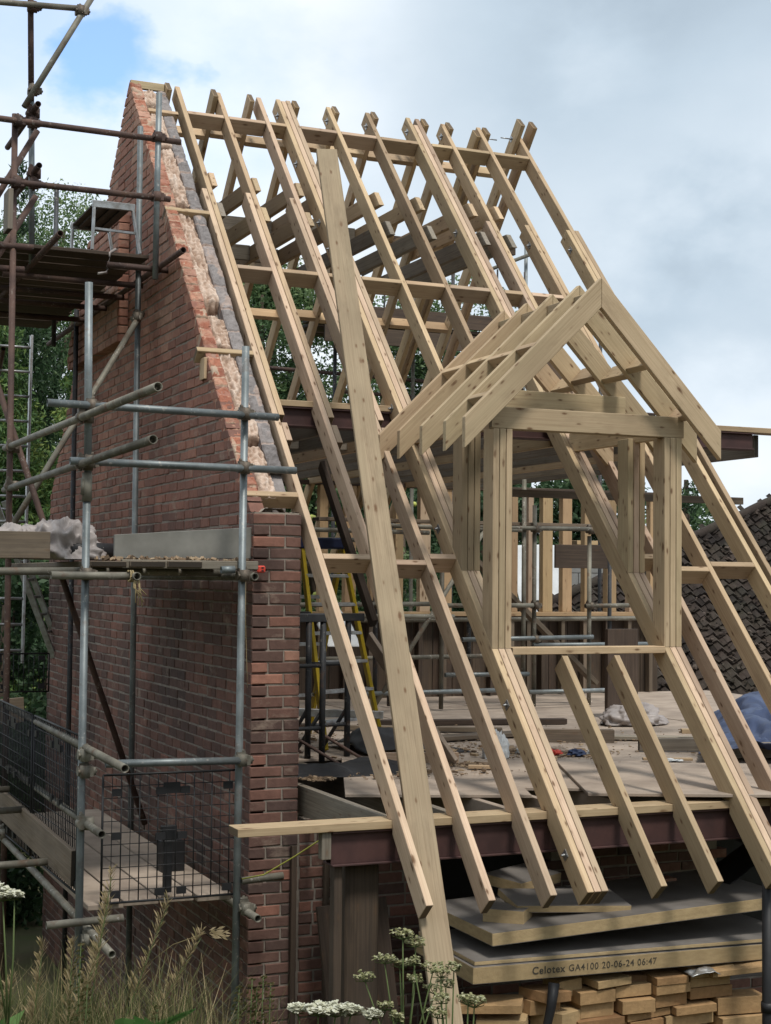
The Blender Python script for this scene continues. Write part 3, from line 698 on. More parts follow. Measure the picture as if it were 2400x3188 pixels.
# guard rails across the front bay
tube('ledger', (-1.80, 1.665, 2.857), (-.305, 1.665, 2.843), M_GALV); tube('ledger', (-1.655, 1.665, 2.505), (-.178, 1.665, 2.500), M_GALV)
for z in (2.853, 2.504): coupler((X0s + .01, 1.692, z), (0, 0, 1), (1, 0, 0)); coupler((X1s, 1.692, z), (0, 0, 1), (1, 0, 0))
tube('guard_rail', (-1.585, -.14, 2.765), (-1.585, 4.5, 2.80), M_RUST if False else M_GALVOLD); tube('guard_rail', (-1.585, -.06, 2.502), (-1.585, 4.5, 2.47), M_GALVOLD)
for z in (2.785, 2.49):
    coupler((-1.56, Y1s - .02, z), (0, 0, 1), (0, 1, 0)); coupler((-1.57, Y2s, z), (0, 0, 1), (0, 1, 0))
# rusty rails of the upper lift
tube('ledger', (-2.6, 4.20, 5.335), (-.285, 4.20, 5.322), M_RUST); tube('ledger', (-2.6, 4.20, 4.847), (-.365, 4.20, 4.846), M_RUST)
for z in (5.33, 4.847): coupler((-.48, 4.185, z), (0, 0, 1), (1, 0, 0), mat=M_RUST); coupler((-1.58, 4.225, z), (0, 0, 1), (1, 0, 0), mat=M_RUST)
for x, z in ((-1.408, 5.53), (-1.39, 5.04)): tube('guard_rail', (x, 4.35, z), (x - .03, 5.6, z - .03), M_RUST); coupler((x + .0, 4.575, z - .01), (0, 0, 1), (0, 1, 0), mat=M_RUST); coupler((x - .01, 4.50, z - .12), (1, 0, 0), (0, 0, 1), mat=M_RUST)
tube('brace', (-1.42, 4.30, 5.30), (-2.2, 4.25, 3.85), M_RUST); tube('brace', (-1.42, 4.30, 4.78), (-2.2, 4.25, 3.4), M_RUST)
# frame at the top left
tube('ledger', (-2.4, 4.5, 6.30), (-1.04, 4.5, 6.405), M_GALVOLD); tube('brace', (-1.50, 4.45, 5.52), (-.90, 4.45, 6.63), M_GALVOLD)
coupler((-1.43, 4.55, 6.37), (0, 0, 1), (1, 0, 0), mat=M_RUST); coupler((-1.06, 4.475, 6.37), (0, 0, 1), (1, 0, 0)); coupler((-1.42, 4.52, 5.68), (0, 0, 1), (1, 0, 0))
# under the high platform
tube('ledger', (-2.4, 4.26, 4.35), (-1.44, 4.26, 4.36), M_RUST); tube('ledger', (-2.4, 4.30, 4.17), (-1.5, 4.30, 4.19), M_RUST); tube('ledger', (-.86, 4.25, 4.28), (-.30, 4.25, 4.275), M_RUST)
tube('transom', (-1.37, 3.55, 4.335), (-1.40, 8.4, 4.23), M_RUST); tube('transom', (-.43, 3.55, 4.30), (-.52, 8.4, 4.24), M_RUST)
for y in (4.7, 5.3, 5.9, 6.6): tube('putlog', (-1.60, y, 4.22), (-.36 - .02 * y, y, 4.22), M_OLD if False else M_RUST)
tube('transom', (-1.05, 8.0, 4.1), (-.95, 8.9, 3.95), M_RUST)
tube('brace', (-.50, 4.55, 3.96), (-1.75, 4.55, 1.77), M_GALVOLD)
coupler((-.53, 4.58, 3.93), (0, 0, 1), (1, 0, .6))
tube('brace', (-1.75, 4.3, 3.45), (-.46, 4.3, -.17), M_RUST)
# tubes of the middle lift
tube('ledger', (-2.5, 1.86, 1.815), (-1.50, 1.86, 1.83), M_GALVOLD); tube('ledger', (-1.77, 1.60, 1.80), (-1.265, 1.60, 1.80), M_GALVOLD); tube('transom', (-1.262, 1.50, 1.80), (-1.262, 4.6, 1.80), M_GALVOLD)
tube('transom', (-.463, 1.62, 1.805), (-.463, 4.6, 1.80), M_GALVOLD); tube('ledger', (-.66, 1.72, 1.845), (-.57, 1.72, 1.85), M_GALV)
for y in (2.3, 3.0, 3.7): tube('putlog', (-1.55, y, 1.83), (-.38, y, 1.83), M_GALVOLD)
coupler((X0s, 1.70, 1.81), (0, 0, 1), (1, 0, 0)); coupler((X1s + .01, 1.70, 1.81), (0, 0, 1), (1, 0, 0)); coupler((-1.57, 4.2, 1.99), (0, 0, 1), (1, 0, 0))
# bottom lift
tube('guard_rail', (-1.40, 1.665, .642), (-.50, 1.665, .630), M_GALV); tube('guard_rail', (-1.50, .76, .722), (-1.57, 4.4, .80), M_GALVOLD); tube('guard_rail', (-1.50, 1.30, .272), (-1.57, 4.9, .345), M_GALVOLD)
for z in (.70, .60): coupler((X0s + .01, 1.69, z), (0, 0, 1), (1, 0, 0), mat=M_GALVOLD)
coupler((X1s + .01, 1.69, .632), (0, 0, 1), (1, 0, 0), mat=M_GALVOLD); coupler((X0s + .02, 1.69, .28), (0, 0, 1), (0, 1, 0), mat=M_GALVOLD)
tube('ledger', (-1.75, 1.64, -.31), (-1.28, 1.64, -.30), M_GALVOLD); tube('transom', (-1.45, 1.2, -.41), (-1.62, 4.5, -.16), M_GALVOLD); tube('transom', (-.47, 1.45, -.33), (-.50, 3.2, -.32), M_GALVOLD)
tube('ledger', (-.50, 1.70, -.14), (-.22, 1.70, -.125), M_GALVOLD)
for (z, x0, x1, y) in [(-.06, -2.3, -1.62, 2.3), (.12, -2.3, -1.58, 3.4), (.2, -2.3, -1.60, 3.9)]: tube('ledger', (x0, y, z), (x1, y, z + .01), M_GALVOLD)
for p in [(-1.49, 1.66, -.42), (-.48, 1.69, -.31), (-1.6, 4.1, -.15)]: coupler(p, (0, 0, 1), (1, 0, 0), mat=M_GALVOLD)
# boards
def board(x0, x1, y0, y1, z0, z1, label, axis, mat=M_OLD, group=None):
    return tag(bar('scaffold_board', x0, x1, y0, y1, z0, z1, mat, None, axis, .004), label, 'scaffold board', group)
ordn = ['first', 'second', 'third', 'fourth', 'fifth', 'sixth', 'seventh', 'eighth', 'ninth', 'tenth', 'eleventh', 'twelfth', 'thirteenth', 'fourteenth', 'fifteenth', 'sixteenth', 'seventeenth', 'eighteenth', 'nineteenth', 'twentieth']
for i in range(15):
    y = 4.34 + i * .262; dx = R.uniform(-.04, .05)
    board(-1.85 + dx, -.50 - .006 * i + dx, y, y + .232, 4.372 + R.uniform(-.004, .006) , 4.405 + R.uniform(0, .006), f'dark weathered board, {ordn[i]} from the front of the high platform', 'X', M_DARKWOOD, 'boards of the high scaffold platform')
for i in range(4):
    x = -1.50 + i * .245
    board(x, x + .228, 1.76 + R.uniform(-.05, .05), 4.7, 1.858, 1.893 + .003 * i, f'grey scaffold board, {ordn[i]} from the outer edge of the middle platform', 'Y', M_OLD, 'boards of the middle scaffold platform')
board(-1.30, -.40, 1.745, 1.79, 1.850, 1.905, 'worn edge board under the grey panel on the middle platform', 'X', M_GREYWOOD)
for i in range(4):
    x = -1.47 + i * .236
    board(x, x + .225, 1.80 + R.uniform(-.04, .04), 5.6, -.272, -.236 + .003 * i, f'dusty scaffold board, {ordn[i]} from the outer edge of the lowest platform', 'Y', M_CHIP, 'boards of the lowest scaffold platform')
board(-1.70, -1.66, 3.9, 4.1, 4.41, 4.72, 'short upright board end beside the rusty pole on the high platform', 'Z', M_GREYWOOD)
tag(timber('toe_board', (-1.535, 1.90, -.03), (-1.63, 5.0, .10), .038, .225, (0, 0, 1), M_OLD), 'long stained toe board along the outer side of the lowest platform', 'toe board')
tag(timber('toe_board', (-2.4, 2.0, 1.99), (-1.70, 2.02, 1.99), .036, .17, (0, 0, 1), M_OLD), 'stained toe board on the middle platform beside the plastic sheet', 'toe board')
tag(timber('toe_board', (-1.9, 5.4, .62), (-1.22, 5.5, .66), .036, .21, (0, 0, 1), M_OLD), 'brown board behind the dark mesh barrier, beside the hedge', 'board')
b = MB(); b.prism([(0, 0), (.955, .002), (.985, .215), (.002, .155)], 0, .03, lambda a, t, q: (a, t, q))
tag(b.build('panel', M_CONC, None, frame((-1.285, 2.02, 1.912), (1, 0, .012), (0, 0, 1)), .003), 'smooth grey panel standing on edge on the middle platform', 'panel')
tag(bar('board_offcut', -.335, -.30, 2.05, 2.09, 1.93, 2.15, M_GREYWOOD, None, 'Z'), 'short grey board end at the right of the smooth grey panel', 'offcut')
# rubble along the middle platform
b = MB()
for k in range(150):
    x = R.choice([R.uniform(-1.45, -.45), R.gauss(-.85, .12)]); y = 1.80 + abs(R.gauss(0, .07)); s_ = R.uniform(.006, .022)
    M = Matrix.Translation((x, y, 1.905 + s_ * .3)) @ Matrix.Rotation(R.uniform(0, 3), 4, V((R.random(), R.random(), R.random() + .1)))
    b.box(-s_, s_, -s_ * .7, s_ * .7, -s_ * .4, s_ * .4, R.random(), M)
o = b.build('rubble', M_DIRT); o['kind'] = 'stuff'; tag(o, 'sawdust and mortar crumbs along the edge of the middle platform', 'rubble')
# mesh barriers
def barrier(name, o, ex, W_, H_, label, step=(.062, .075)):
    t_ = thing(name, label, 'mesh barrier', o); ex = V(ex).normalized(); up = V((0, 0, 1)); o = V(o)
    b = MB(); P = lambda u, w: o + ex * u + up * w
    for p, q in ((P(0, 0), P(0, H_)), (P(W_, 0), P(W_, H_)), (P(0, 0), P(W_, 0)), (P(0, H_), P(W_, H_))): b.tube(p, q, .0075, 8)
    b.build('frame', M_MESH, t_)
    b = MB(); n = int(W_ / step[0]); m = int(H_ / step[1])
    for i in range(1, n + 1): b.tube(P(W_ * i / (n + 1), 0), P(W_ * i / (n + 1), H_), .0026 if i % 2 else .004, 6)
    for j in range(1, m + 1): b.tube(P(0, H_ * j / (m + 1)), P(W_, H_ * j / (m + 1)), .003, 6)
    b.build('wire_mesh', M_MESH, t_)
    nrm = ex.cross(up)
    for u, w in [(.09, .05), (.09, H_ * .52), (.09, H_ * .86), (W_ - .07, .05), (W_ - .07, H_ * .88), (W_ * .42, .05), (W_ * .42, H_ * .5), (W_ * .58, .05), (W_ * .58, H_ * .5), (W_ * .42, H_ * .86), (W_ * .6, H_ * .86)]:
        c = P(u, w); b = MB()
        for s1 in (-1, 1): b.box(-.030, .030, -.004, .004, -.022, .022, .5, frame(c + nrm * .006 * s1, ex, up))
        b.build('clip', M_BLACK, t_)
    b = MB(); b.box(-.055, .055, -.004, .004, -.035, .035, .5, frame(P(W_ * .50, H_ * .88), ex, up)); b.build('blank_plate', M_BLACK, t_)
    return t_
barrier('mesh_barrier', (-1.395, 1.745, -.228), (1, 0, 0), .88, .79, 'black wire mesh barrier across the end of the lowest platform, below the brick pier')
barrier('mesh_barrier', (-1.52, 1.80, -.18), (-.03, 1, .012), 1.35, .98, 'black wire mesh barrier on the outer side of the lowest platform, nearer panel', (.05, .085))
barrier('mesh_barrier', (-1.57, 3.18, -.16), (-.03, 1, .012), 1.35, .98, 'black wire mesh barrier on the outer side of the lowest platform, farther panel', (.05, .085))
barrier('mesh_barrier', (-1.72, 7.0, .70), (1, 0, 0), 1.0, .36, 'far dark mesh barrier against the hedge at the left', (.05, .09))
# fall-arrest bracket seen through the mesh
b = MB(); b.box(-.985, -.93, 1.80, 1.83, -.20, .13); b.box(-1.0, -.90, 1.80, 1.84, .13, .22); tag(b.build('bracket', M_BLACK, None, None, .004), 'dark steel bracket standing behind the front mesh barrier', 'bracket')
tag(bar('timber_block', -.78, -.62, 2.6, 2.72, -.235, -.02, M_BLACK, None, 'X'), 'dark block lying on the lowest platform by the wall', 'block')

def rumpled(name, mat, x0, x1, y0, y1, z0, fh, label, cat, n=40, m=30, seed=0, quad=None, fold=.03, fr=6.0):
    """a crumpled sheet: fh(u, v) gives its height"""
    b = MB(); vs = []
    for i in range(n):
        for j in range(m):
            u, w = i / (n - 1), j / (m - 1)
            x = x0 + (x1 - x0) * u; y = y0 + (y1 - y0) * w
            if quad: x, y = [(1 - u) * (1 - w) * quad[0][k] + u * (1 - w) * quad[1][k] + u * w * quad[2][k] + (1 - u) * w * quad[3][k] for k in (0, 1)]
            q = V((x * fr + seed, y * fr, seed)); r1 = .55 * fbm(q * .6, 2); r2 = 1 - 2.6 * abs(noise.noise(q * .55 + V((9, 0, 0)))) - 1.3 * abs(noise.noise(q * 1.3 + V((2, 4, 0))))
            e = min(u, 1 - u, w, 1 - w) * 6; e = min(1, e)
            vs.append(V((x + .4 * fold * fbm(q + V((5, 5, 5))), y + .4 * fold * fbm(q + V((1, 7, 2))), z0 + fh(u, w) + fold * (r1 + .6 * r2) * (.3 + .7 * e))))
    b.add(vs, [(i * m + j, i * m + j + 1, (i + 1) * m + j + 1, (i + 1) * m + j) for i in range(n - 1) for j in range(m - 1)], .5, True)
    o = b.build(name, mat); sol = o.modifiers.new('thickness', 'SOLIDIFY'); sol.thickness = .004
    return tag(o, label, cat)
def sack(name, mat, c, size, label, cat, seed=0, crease=.22, n=46, rz=0.0):
    b = MB(); rows, cols = n, n * 2; vs = []; M = Matrix.Translation(c) @ Matrix.Rotation(rz, 4, 'Z')
    for i in range(rows + 1):
        th = PI * i / rows
        for j in range(cols):
            ph = 2 * PI * j / cols; d = V((math.sin(th) * math.cos(ph), math.sin(th) * math.sin(ph), math.cos(th))); q = d * 1.5 + V((seed, seed * .7, 3))
            cr = abs(noise.noise(q)) + .6 * abs(noise.noise(q * 2.1 + V((4, 1, 0)))) + .22 * abs(noise.noise(q * 4.3))
            r = 1.12 - crease * cr * 1.6 + .12 * noise.noise(q * .8 + V((7, 7, 7)))
            p = V((d.x * r * size[0], d.y * r * size[1], max(-.05 * size[2], d.z * r * size[2]))); vs.append(M @ p)
    b.add(vs, [(i * cols + j, i * cols + (j + 1) % cols, (i + 1) * cols + (j + 1) % cols, (i + 1) * cols + j) for i in range(rows) for j in range(cols)], .5, True)
    return tag(b.build(name, mat), label, cat)
sack('plastic_sheet', M_POLY, (-1.55, 2.45, 1.92), (.30, .38, .27), 'crumpled dusty plastic sheet heaped on the middle platform at the left', 'plastic sheet', 3, .34, 60)
sack('plastic_sheet', M_POLY, (-1.86, 2.35, 1.92), (.20, .30, .22), 'smaller crumpled plastic bundle at the left edge beside the bigger heap', 'plastic sheet', 8, .34, 50)
b = MB(); b.tube((-1.55, 2.22, 1.97), (-1.12, 2.45, 1.965), .052, 20, .006)
tag(b.build('plastic_pipe', M_BLACK), 'dark plastic pipe length lying beside the plastic sheet on the middle platform', 'pipe')
# hop-up bench on the high platform
hop = thing('hop_up', 'scratched aluminium hop-up bench standing on the high platform', 'bench', (-.8, 4.5, 4.41))
hb = [(-.955, 4.36), (-.56, 4.36), (-1.02, 5.20), (-.62, 5.20)]
b = MB(); b.box(-.945, -.63, 4.38, 5.18, 4.782, 4.80); 
for x in (-.88, -.79, -.70): b.box(x - .018, x + .018, 4.38, 5.18, 4.762, 4.781)
b.build('top', M_OLD, hop, None, .002)
for y0 in (4.345, 5.182): b = MB(); b.box(-.96, -.615, y0, y0 + .03, 4.755, 4.812); b.build('rim', M_ALU, hop, None, .003)
for (xt, xb, y) in ((-.945, -.955, 4.36), (-.63, -.565, 4.36), (-.945, -.955, 5.195), (-.63, -.565, 5.195)):
    timber('leg', (xt, y, 4.757), (xb, y, 4.412), .022, .034, (0, 1, 0), M_ALU, hop)
timber('cross_bar', (-.945, 4.36, 4.585), (-.602, 4.36, 4.575), .016, .022, (0, 0, 1), M_ALU, hop); timber('cross_bar', (-.945, 5.195, 4.585), (-.602, 5.195, 4.575), .016, .022, (0, 0, 1), M_ALU, hop)
# small things on the scaffold
b = MB()
M = Matrix.Translation((-.405, 1.925, 1.855))
b.box(-.029, .029, -.012, .012, -.024, .024, .5, M)
o = tag(b.build('line_block', M_RED, None, None, .009), 'small bright red line block fixed to the brick pier below the grey panel', 'line block')
o.matrix_world = Matrix.Translation((.085, 0, 0))
b = MB()
for z in (.010, -.010): b.box(-.002, .014, -.015, -.0115, z - .0045, z + .0045, .5, M)
b.build('slot', M_BLACK, o, Matrix.Translation((.085, 0, 0)))
b = MB(); b.path([(-.42, 1.95, 1.84), (-.415, 1.95, 1.5), (-.40, 1.955, 1.2), (-.393, 1.96, 1.07)], .0022, 5)
tag(b.build('string_line', M_ROPE), 'thin pale string hanging down the corner of the brick pier', 'string')
b = MB(); pts = [(-.51, 1.66, -.12), (-.40, 1.55, -.08), (-.25, 1.4, .05), (-.12, 1.2, .2), (-.06, .9, .33)]
b.path(pts, .005, 6); tag(b.build('cable', plain('yellow_green_cable', (.33, .33, .06), .5, 0, .1, 9, None, 0)), 'yellow green cable looping from the scaffold up to the eaves plate', 'cable')
b = MB()
for k in range(26):
    a = k / 25 * 5 * PI; b.path([(-1.30 + .034 * k / 25 + .0 * j, 1.575 + .033 * math.sin(a + j * .5), 1.80 + .033 * math.cos(a + j * .5)) for j in range(3)], .006, 5)
for k in range(7):
    x = -1.262 + R.uniform(-.02, .02); b.path([(x, 1.52, 1.775), (x + R.uniform(-.02, .03), 1.515, 1.73), (x + R.uniform(-.01, .06), 1.51, R.uniform(1.60, 1.69))], .004, 5)
tag(b.build('rope', M_ROPE), 'frayed straw-coloured rope tied round the tube end under the middle platform', 'rope')
b = MB(); b.path([(-.78, 4.30, 4.42), (-.83, 4.27, 4.38), (-.845, 4.26, 4.27), (-.86, 4.26, 4.215), (-.93, 4.25, 4.20)], .012, 6); tag(b.build('strap', M_POLY), 'pale torn strap hanging over the edge of the high platform', 'strap')
# ladders at the left
def ladder(name, p0, p1, w, side, n, label, mat=M_ALU):
    t_ = thing(name, label, 'ladder', p0); p0, p1, side = V(p0), V(p1), V(side).normalized()
    for s1 in (0, 1): timber('rail', p0 + side * w * s1, p1 + side * w * s1, .026, .065, side.cross(p1 - p0), mat, t_)
    for k in range(n):
        c = p0 + (p1 - p0) * ((k + .5) / n); b = MB(); b.tube(c, c + side * w, .015, 10); b.build('rung', mat, t_)
    return t_
ladder('ladder', (-1.12, 8.2, .9), (-1.02, 8.6, 4.35), .36, (1, 0, 0), 13, 'tall aluminium ladder standing in front of the conifers at the left')
ladder('ladder', (-0.357, 8.6, 0.932), (-1.007, 8.6, 2.591), .22, (.55, .8, 0), 9, 'small aluminium ladder leaning against the back corner of the brick gable by the hedge')

# ------------------------------------------------------------------ loose timbers in front and inside
pa, pb = V((0.1602, 0.4300, 0.4222)), V((0.6613, 3.3684, 5.1525))
tag(timber('long_plank', pa.lerp(pb, -.545), pb, .160, .047, V((-.20, -.78, .5)), M_PLANK), 'very long wide plank leaning up the roof in front of the rafters', 'plank')
tag(timber('leaning_board', (1.10, 3.35, 1.45), (.915, 4.05, 2.74), .05, .12, (-.2, -1, .6), M_DARKWOOD), 'dark stained board leaning behind the second rafter from the gable', 'board')
tag(timber('sloping_board', (1.42, 2.55, .43), (.95, 3.1, 1.35), .03, .22, (-.3, -1, .5), M_CHIP), 'dusty board leaning behind the third rafter, foot on the deck', 'board')
tag(bar('long_batten', 2.0, 4.49, 3.18, 3.23, 2.475, 2.535, M_OLD), 'brown batten running level behind the dormer, its end past the rafters', 'batten')

# rear timber wall
rw = thing('rear_stud_wall', 'orange timber stud wall at the back of the house, dark boarded below', 'stud wall', (1, 8.6, .45))
stx = [(1.05 + .315 * i, .10 if i % 3 else .135) for i in range(13)] + [(5.10, .08), (5.325, .07), (5.525, .135), (5.80, .13), (6.11, .09), (6.43, .135), (6.75, .10), (7.06, .13)]
bar('sill_plate', 1.0, 7.3, 8.53, 8.69, 1.375, 1.425, M_ORANGE, rw)
for i, (x, w_) in enumerate(stx):
    bar('stud', x, x + w_, 8.56, 8.66, 1.426, 2.875, M_PINK if i % 5 == 4 else M_ORANGE, rw, 'Z')
    bar('lower_stud', x, x + .05, 8.58, 8.675, .43, 1.374, M_OLD if i % 3 else M_DARKWOOD, rw, 'Z')  # lower studs and boarding in darker wood, standing in for the shade there
bar('head_plate', 1.0, 7.3, 8.54, 8.70, 2.876, 2.925, M_DARKWOOD, rw)
for i in range(24):
    x = .98 + i * .262; bar('boarding', x, x + .255, 8.70, 8.72, .42, 1.37, M_DARKWOOD, rw, 'Z')
tag(timber('diagonal_brace', (3.45, 7.0, 2.35), (5.5, 7.3, .65), .05, .12, (0, -1, 0), M_OLD), 'brown timber running diagonally down across the rear stud wall', 'brace')
tag(bar('timber_board', 5.15, 6.0, 7.6, 7.63, 1.95, 2.22, M_DARKWOOD), 'dark board fixed high behind the right dormer post', 'board')
# scaffold inside the back room
isc = thing('inner_scaffold', 'old grey tube scaffold standing inside the house before the rear stud wall', 'scaffold', (4, 6.9, .45))
iy = 6.9
for (x, z0, z1) in [(4.49, .44, 2.62), (4.36, .44, 2.9), (5.18, .44, 2.30), (2.62, .44, 2.9), (3.38, .44, 2.55), (1.46, .44, 2.5)]: tube('standard', (x, iy, z0), (x, iy, z1), M_GALVOLD if x > 3 else M_DARKTUBE, isc)
for (x0, x1, z) in [(3.6, 5.22, 2.36), (5.1, 5.8, 1.53), (3.4, 4.45, 1.53), (3.6, 5.2, 1.17), (4.45, 6.0, 1.105), (2.4, 4.3, 2.36), (1.4, 3.3, 1.53), (2.2, 3.5, 1.42), (2.5, 4.2, .62), (4.4, 5.7, .60), (1.3, 3.2, 2.30), (3.4, 4.4, .80)]:
    tube('ledger', (x0, iy - .05, z), (x1, iy - .05, z + R.uniform(-.02, .02)), M_GALV if z < 1.3 else M_GALVOLD, isc)
for x, z in [(4.49, 2.36), (5.18, 2.36), (4.49, 1.53), (5.18, 1.53), (4.49, 1.17), (2.62, 1.53), (3.38, 2.36)]: coupler((x, iy - .025, z), (0, 0, 1), (1, 0, 0), isc)
for (x, z0, z1) in [(1.95, .44, 2.3), (3.0, .44, 2.45), (3.95, .44, 2.2), (5.75, .44, 2.2)]: tube('standard', (x, 7.4, z0), (x, 7.4, z1), M_DARKTUBE, isc)
for (x0, x1, z) in [(1.3, 4.2, 1.95), (2.6, 6.1, 1.36), (1.5, 4.6, .95), (1.2, 2.9, 2.2)]: tube('ledger', (x0, 7.35, z), (x1, 7.35, z + .02), M_GALVOLD, isc)
tube('brace', (2.6, 6.85, .5), (3.9, 6.85, 2.4), M_GALVOLD, isc)
tag(bar('scaffold_board', 2.0, 5.3, 6.95, 7.15, 2.40, 2.435, M_OLD), 'weathered board on the upper rail of the inner scaffold', 'scaffold board')
# scaffold and platform behind the roof
bsc = thing('rear_scaffold', 'dark tube scaffold rising behind the roof', 'scaffold', (4.5, 10, -2.2))
for (x, z1, m) in [(4.42, 5.70, M_GALVOLD), (4.98, 5.78, M_DARKTUBE), (6.05, 6.22, M_GALV), (3.35, 5.75, M_DARKTUBE), (7.2, 5.4, M_DARKTUBE), (2.2, 4.9, M_DARKTUBE)]: tube('standard', (x, 10, -2.2), (x, 10, z1), m, bsc)
for (x0, x1, z0, z1) in [(2.0, 6.3, 4.40, 4.32), (2.0, 6.3, 3.55, 3.50), (3.5, 8.1, 4.15, 4.1)]: tube('ledger', (x0, 10.05, z0), (x1, 10.05, z1), M_RUST, bsc)
tube('handrail', (3.62, 9.8, 5.60), (4.55, 9.8, 6.12), M_GALVOLD, bsc); tube('handrail', (5.35, 9.9, 5.80), (6.1, 9.9, 6.12), M_GALVOLD, bsc)
for x in (3.45, 3.95, 4.55, 5.55, 5.95): b = MB(); b.tube((x, 9.85, 4.9), (x, 9.85, 5.55 if x < 4.8 else 5.85), .012, 8); b.build('baluster', M_DARKTUBE, bsc)
for i in range(4): tag(bar('scaffold_board', 2.85 + .08 * i, 5.55, 9.62 + .24 * i, 9.84 + .24 * i, 4.93 - .02 * (i % 2), 4.97 - .02 * (i % 2), M_DARKWOOD), f'dark board, {ordn[i]} from the front of the platform behind the roof', 'scaffold board', 'boards of the platform behind the roof')
for i, (z0, z1, x0) in enumerate([(4.98, 5.17, 3.25), (4.70, 4.90, 3.05)]): tag(bar('toe_board', x0, 5.6, 9.58, 9.615, z0, z1, M_DARKWOOD), ['dark toe board on top of the platform behind the roof', 'dark edge board below the platform behind the roof'][i], 'toe board')
rumpled('plastic_bag', M_WHITE, 4.78, 5.0, 9.7, 9.9, 4.98, lambda u, w: .26 * math.exp(-((u - .5) / .3) ** 2 - ((w - .5) / .3) ** 2), 'small white plastic bag on the platform behind the roof', 'bag', 16, 14, 12, fold=.03, fr=9)

# stepladder and trestles by the pier
sl = thing('stepladder', 'yellow fibreglass stepladder with navy top cap standing behind the first rafter', 'stepladder', (1.15, 4.2, .43))
b = MB(); b.box(-.20, .20, -.12, .12, -.045, .045, .5, Matrix.Translation((.95, 4.15, 2.09)) @ Matrix.Rotation(-.35, 4, 'Z')); b.build('top_cap', M_BLUE, sl, None, .012)
tops = [(.78, 4.14), (1.10, 4.03), (.82, 4.27), (1.14, 4.16)]; feet = [(.86, 3.75, .425), (1.56, 4.25, .425), (.62, 4.75, .425), (1.22, 5.1, .425)]
for k, (tp, ft) in enumerate(zip(tops, feet)): timber('rail', (tp[0], tp[1], 2.05), ft, .03, .075, (0, 1, .2), M_YELLOW, sl)
for k in range(6):
    f = .14 + .145 * k; p = V((*tops[0], 2.05)).lerp(V(feet[0]), f); q = V((*tops[1], 2.05)).lerp(V(feet[1]), f); timber('tread', p, q, .075, .028, (0, 0, 1), M_ALU, sl)
for f in (.25, .5, .78): timber('rear_bar', V((*tops[2], 2.05)).lerp(V(feet[2]), f), V((*tops[3], 2.05)).lerp(V(feet[3]), f), .02, .03, (0, 0, 1), M_ALU, sl)
def trestle(x, y, rot, label):
    t_ = thing('builders_trestle', label, 'trestle', (x, y, .42), 'steel builders trestles'); M = Matrix.Translation((x, y, .42)) @ Matrix.Rotation(rot, 4, 'Z')
    g = lambda *p: M @ V(p)
    for sx in (-.17, .17):
        b = MB(); b.tube(g(sx, 0, .0), g(sx, 0, 1.05), .024, 10); b.build('leg', M_DARKTUBE, t_)
        b = MB(); b.tube(g(sx, 0, .38), g(sx - .02, .42, .0), .015, 8); b.build('stay', M_DARKTUBE, t_)
    b = MB(); b.box(-.30, .30, -.03, .03, 1.05, 1.11, .5, M); b.build('top_bar', M_DARKTUBE, t_, None, .004)
    for z in (.25, .72): b = MB(); b.tube(g(-.17, 0, z), g(.17, 0, z), .016, 8); b.build('cross_bar', M_DARKTUBE, t_)
    b = MB(); b.tube(g(-.17, 0, .25), g(.17, -.3, 0), .012, 8); b.build('stay', M_RUST, t_)
trestle(.42, 3.1, .15, 'dark steel trestle nearest the brick pier, under the first rafter'); trestle(.72, 3.35, .1, 'dark steel trestle behind the first rafter, right of its neighbour'); trestle(.50, 4.0, -.1, 'farthest dark steel trestle, behind the stepladder feet')
tag(timber('spirit_level', (.45, 3.7, .75), (1.25, 3.5, .72), .03, .06, (0, 0, 1), M_ALU), 'long aluminium level lying across the foot of the trestles', 'spirit level')
rumpled('black_sheeting', M_BLACK, .02, .95, 2.2, 2.85, .425, lambda u, w: .05 * math.sin(w * 3.1), 'folded black plastic sheeting on the deck beside the brick pier', 'plastic sheet', 44, 26, 5, fold=.05, fr=5)
rumpled('black_sheeting', M_BLACK, 1.0, 1.95, 3.3, 4.1, .425, lambda u, w: .20 * math.exp(-((u - .3) / .3) ** 2 - ((w - .5) / .4) ** 2), 'black plastic sheeting heaped behind the long plank on the deck', 'plastic sheet', 40, 30, 8, fold=.06, fr=5)
rumpled('white_sheet', M_WHITE, 1.75, 2.1, 6.0, 6.3, 1.15, lambda u, w: .42 * (1 - abs(u - .5)) * w, 'white plastic sheet hung beside the stepladder top', 'plastic sheet', 20, 16, 15, fold=.04, fr=5)
# rubbish on the deck
sack('plastic_bag', M_WHITE, (1.95, 2.9, .43), (.11, .11, .21), 'crumpled white plastic bag on the deck left of the triple rafter', 'bag', 21, .40, 40)
sack('plastic_bag', M_POLY, (4.5, 4.95, .44), (.36, .22, .20), 'big pale sack lying under the scaffold rail behind the short rafters', 'bag', 23, .30, 50)
for i, (x, y, m, lab, sz) in enumerate([(2.42, 2.85, M_RED, 'torn orange and white packet on the deck, right of the triple rafter', (.09, .06, .05)), (2.60, 2.78, M_TARP, 'blue packet on the deck beside the torn orange packet', (.09, .07, .05)), (2.80, 2.8, M_WHITE, 'grey and white wrapper at the right of the rubbish heap on the deck', (.09, .06, .09)), (2.28, 3.05, M_WHITE, 'white tub lid at the back of the rubbish heap on the deck', (.07, .07, .07)), (3.1, 2.2, M_WHITE, 'flat clear wrapper on the stained plywood sheet', (.12, .07, .02)), (2.52, 2.95, M_CHIP, 'brown paper scrap between the orange and blue packets', (.10, .06, .06))]):
    sack('packet', m, (x, y, .435), sz, lab, 'packet', 30 + i, .45, 26)
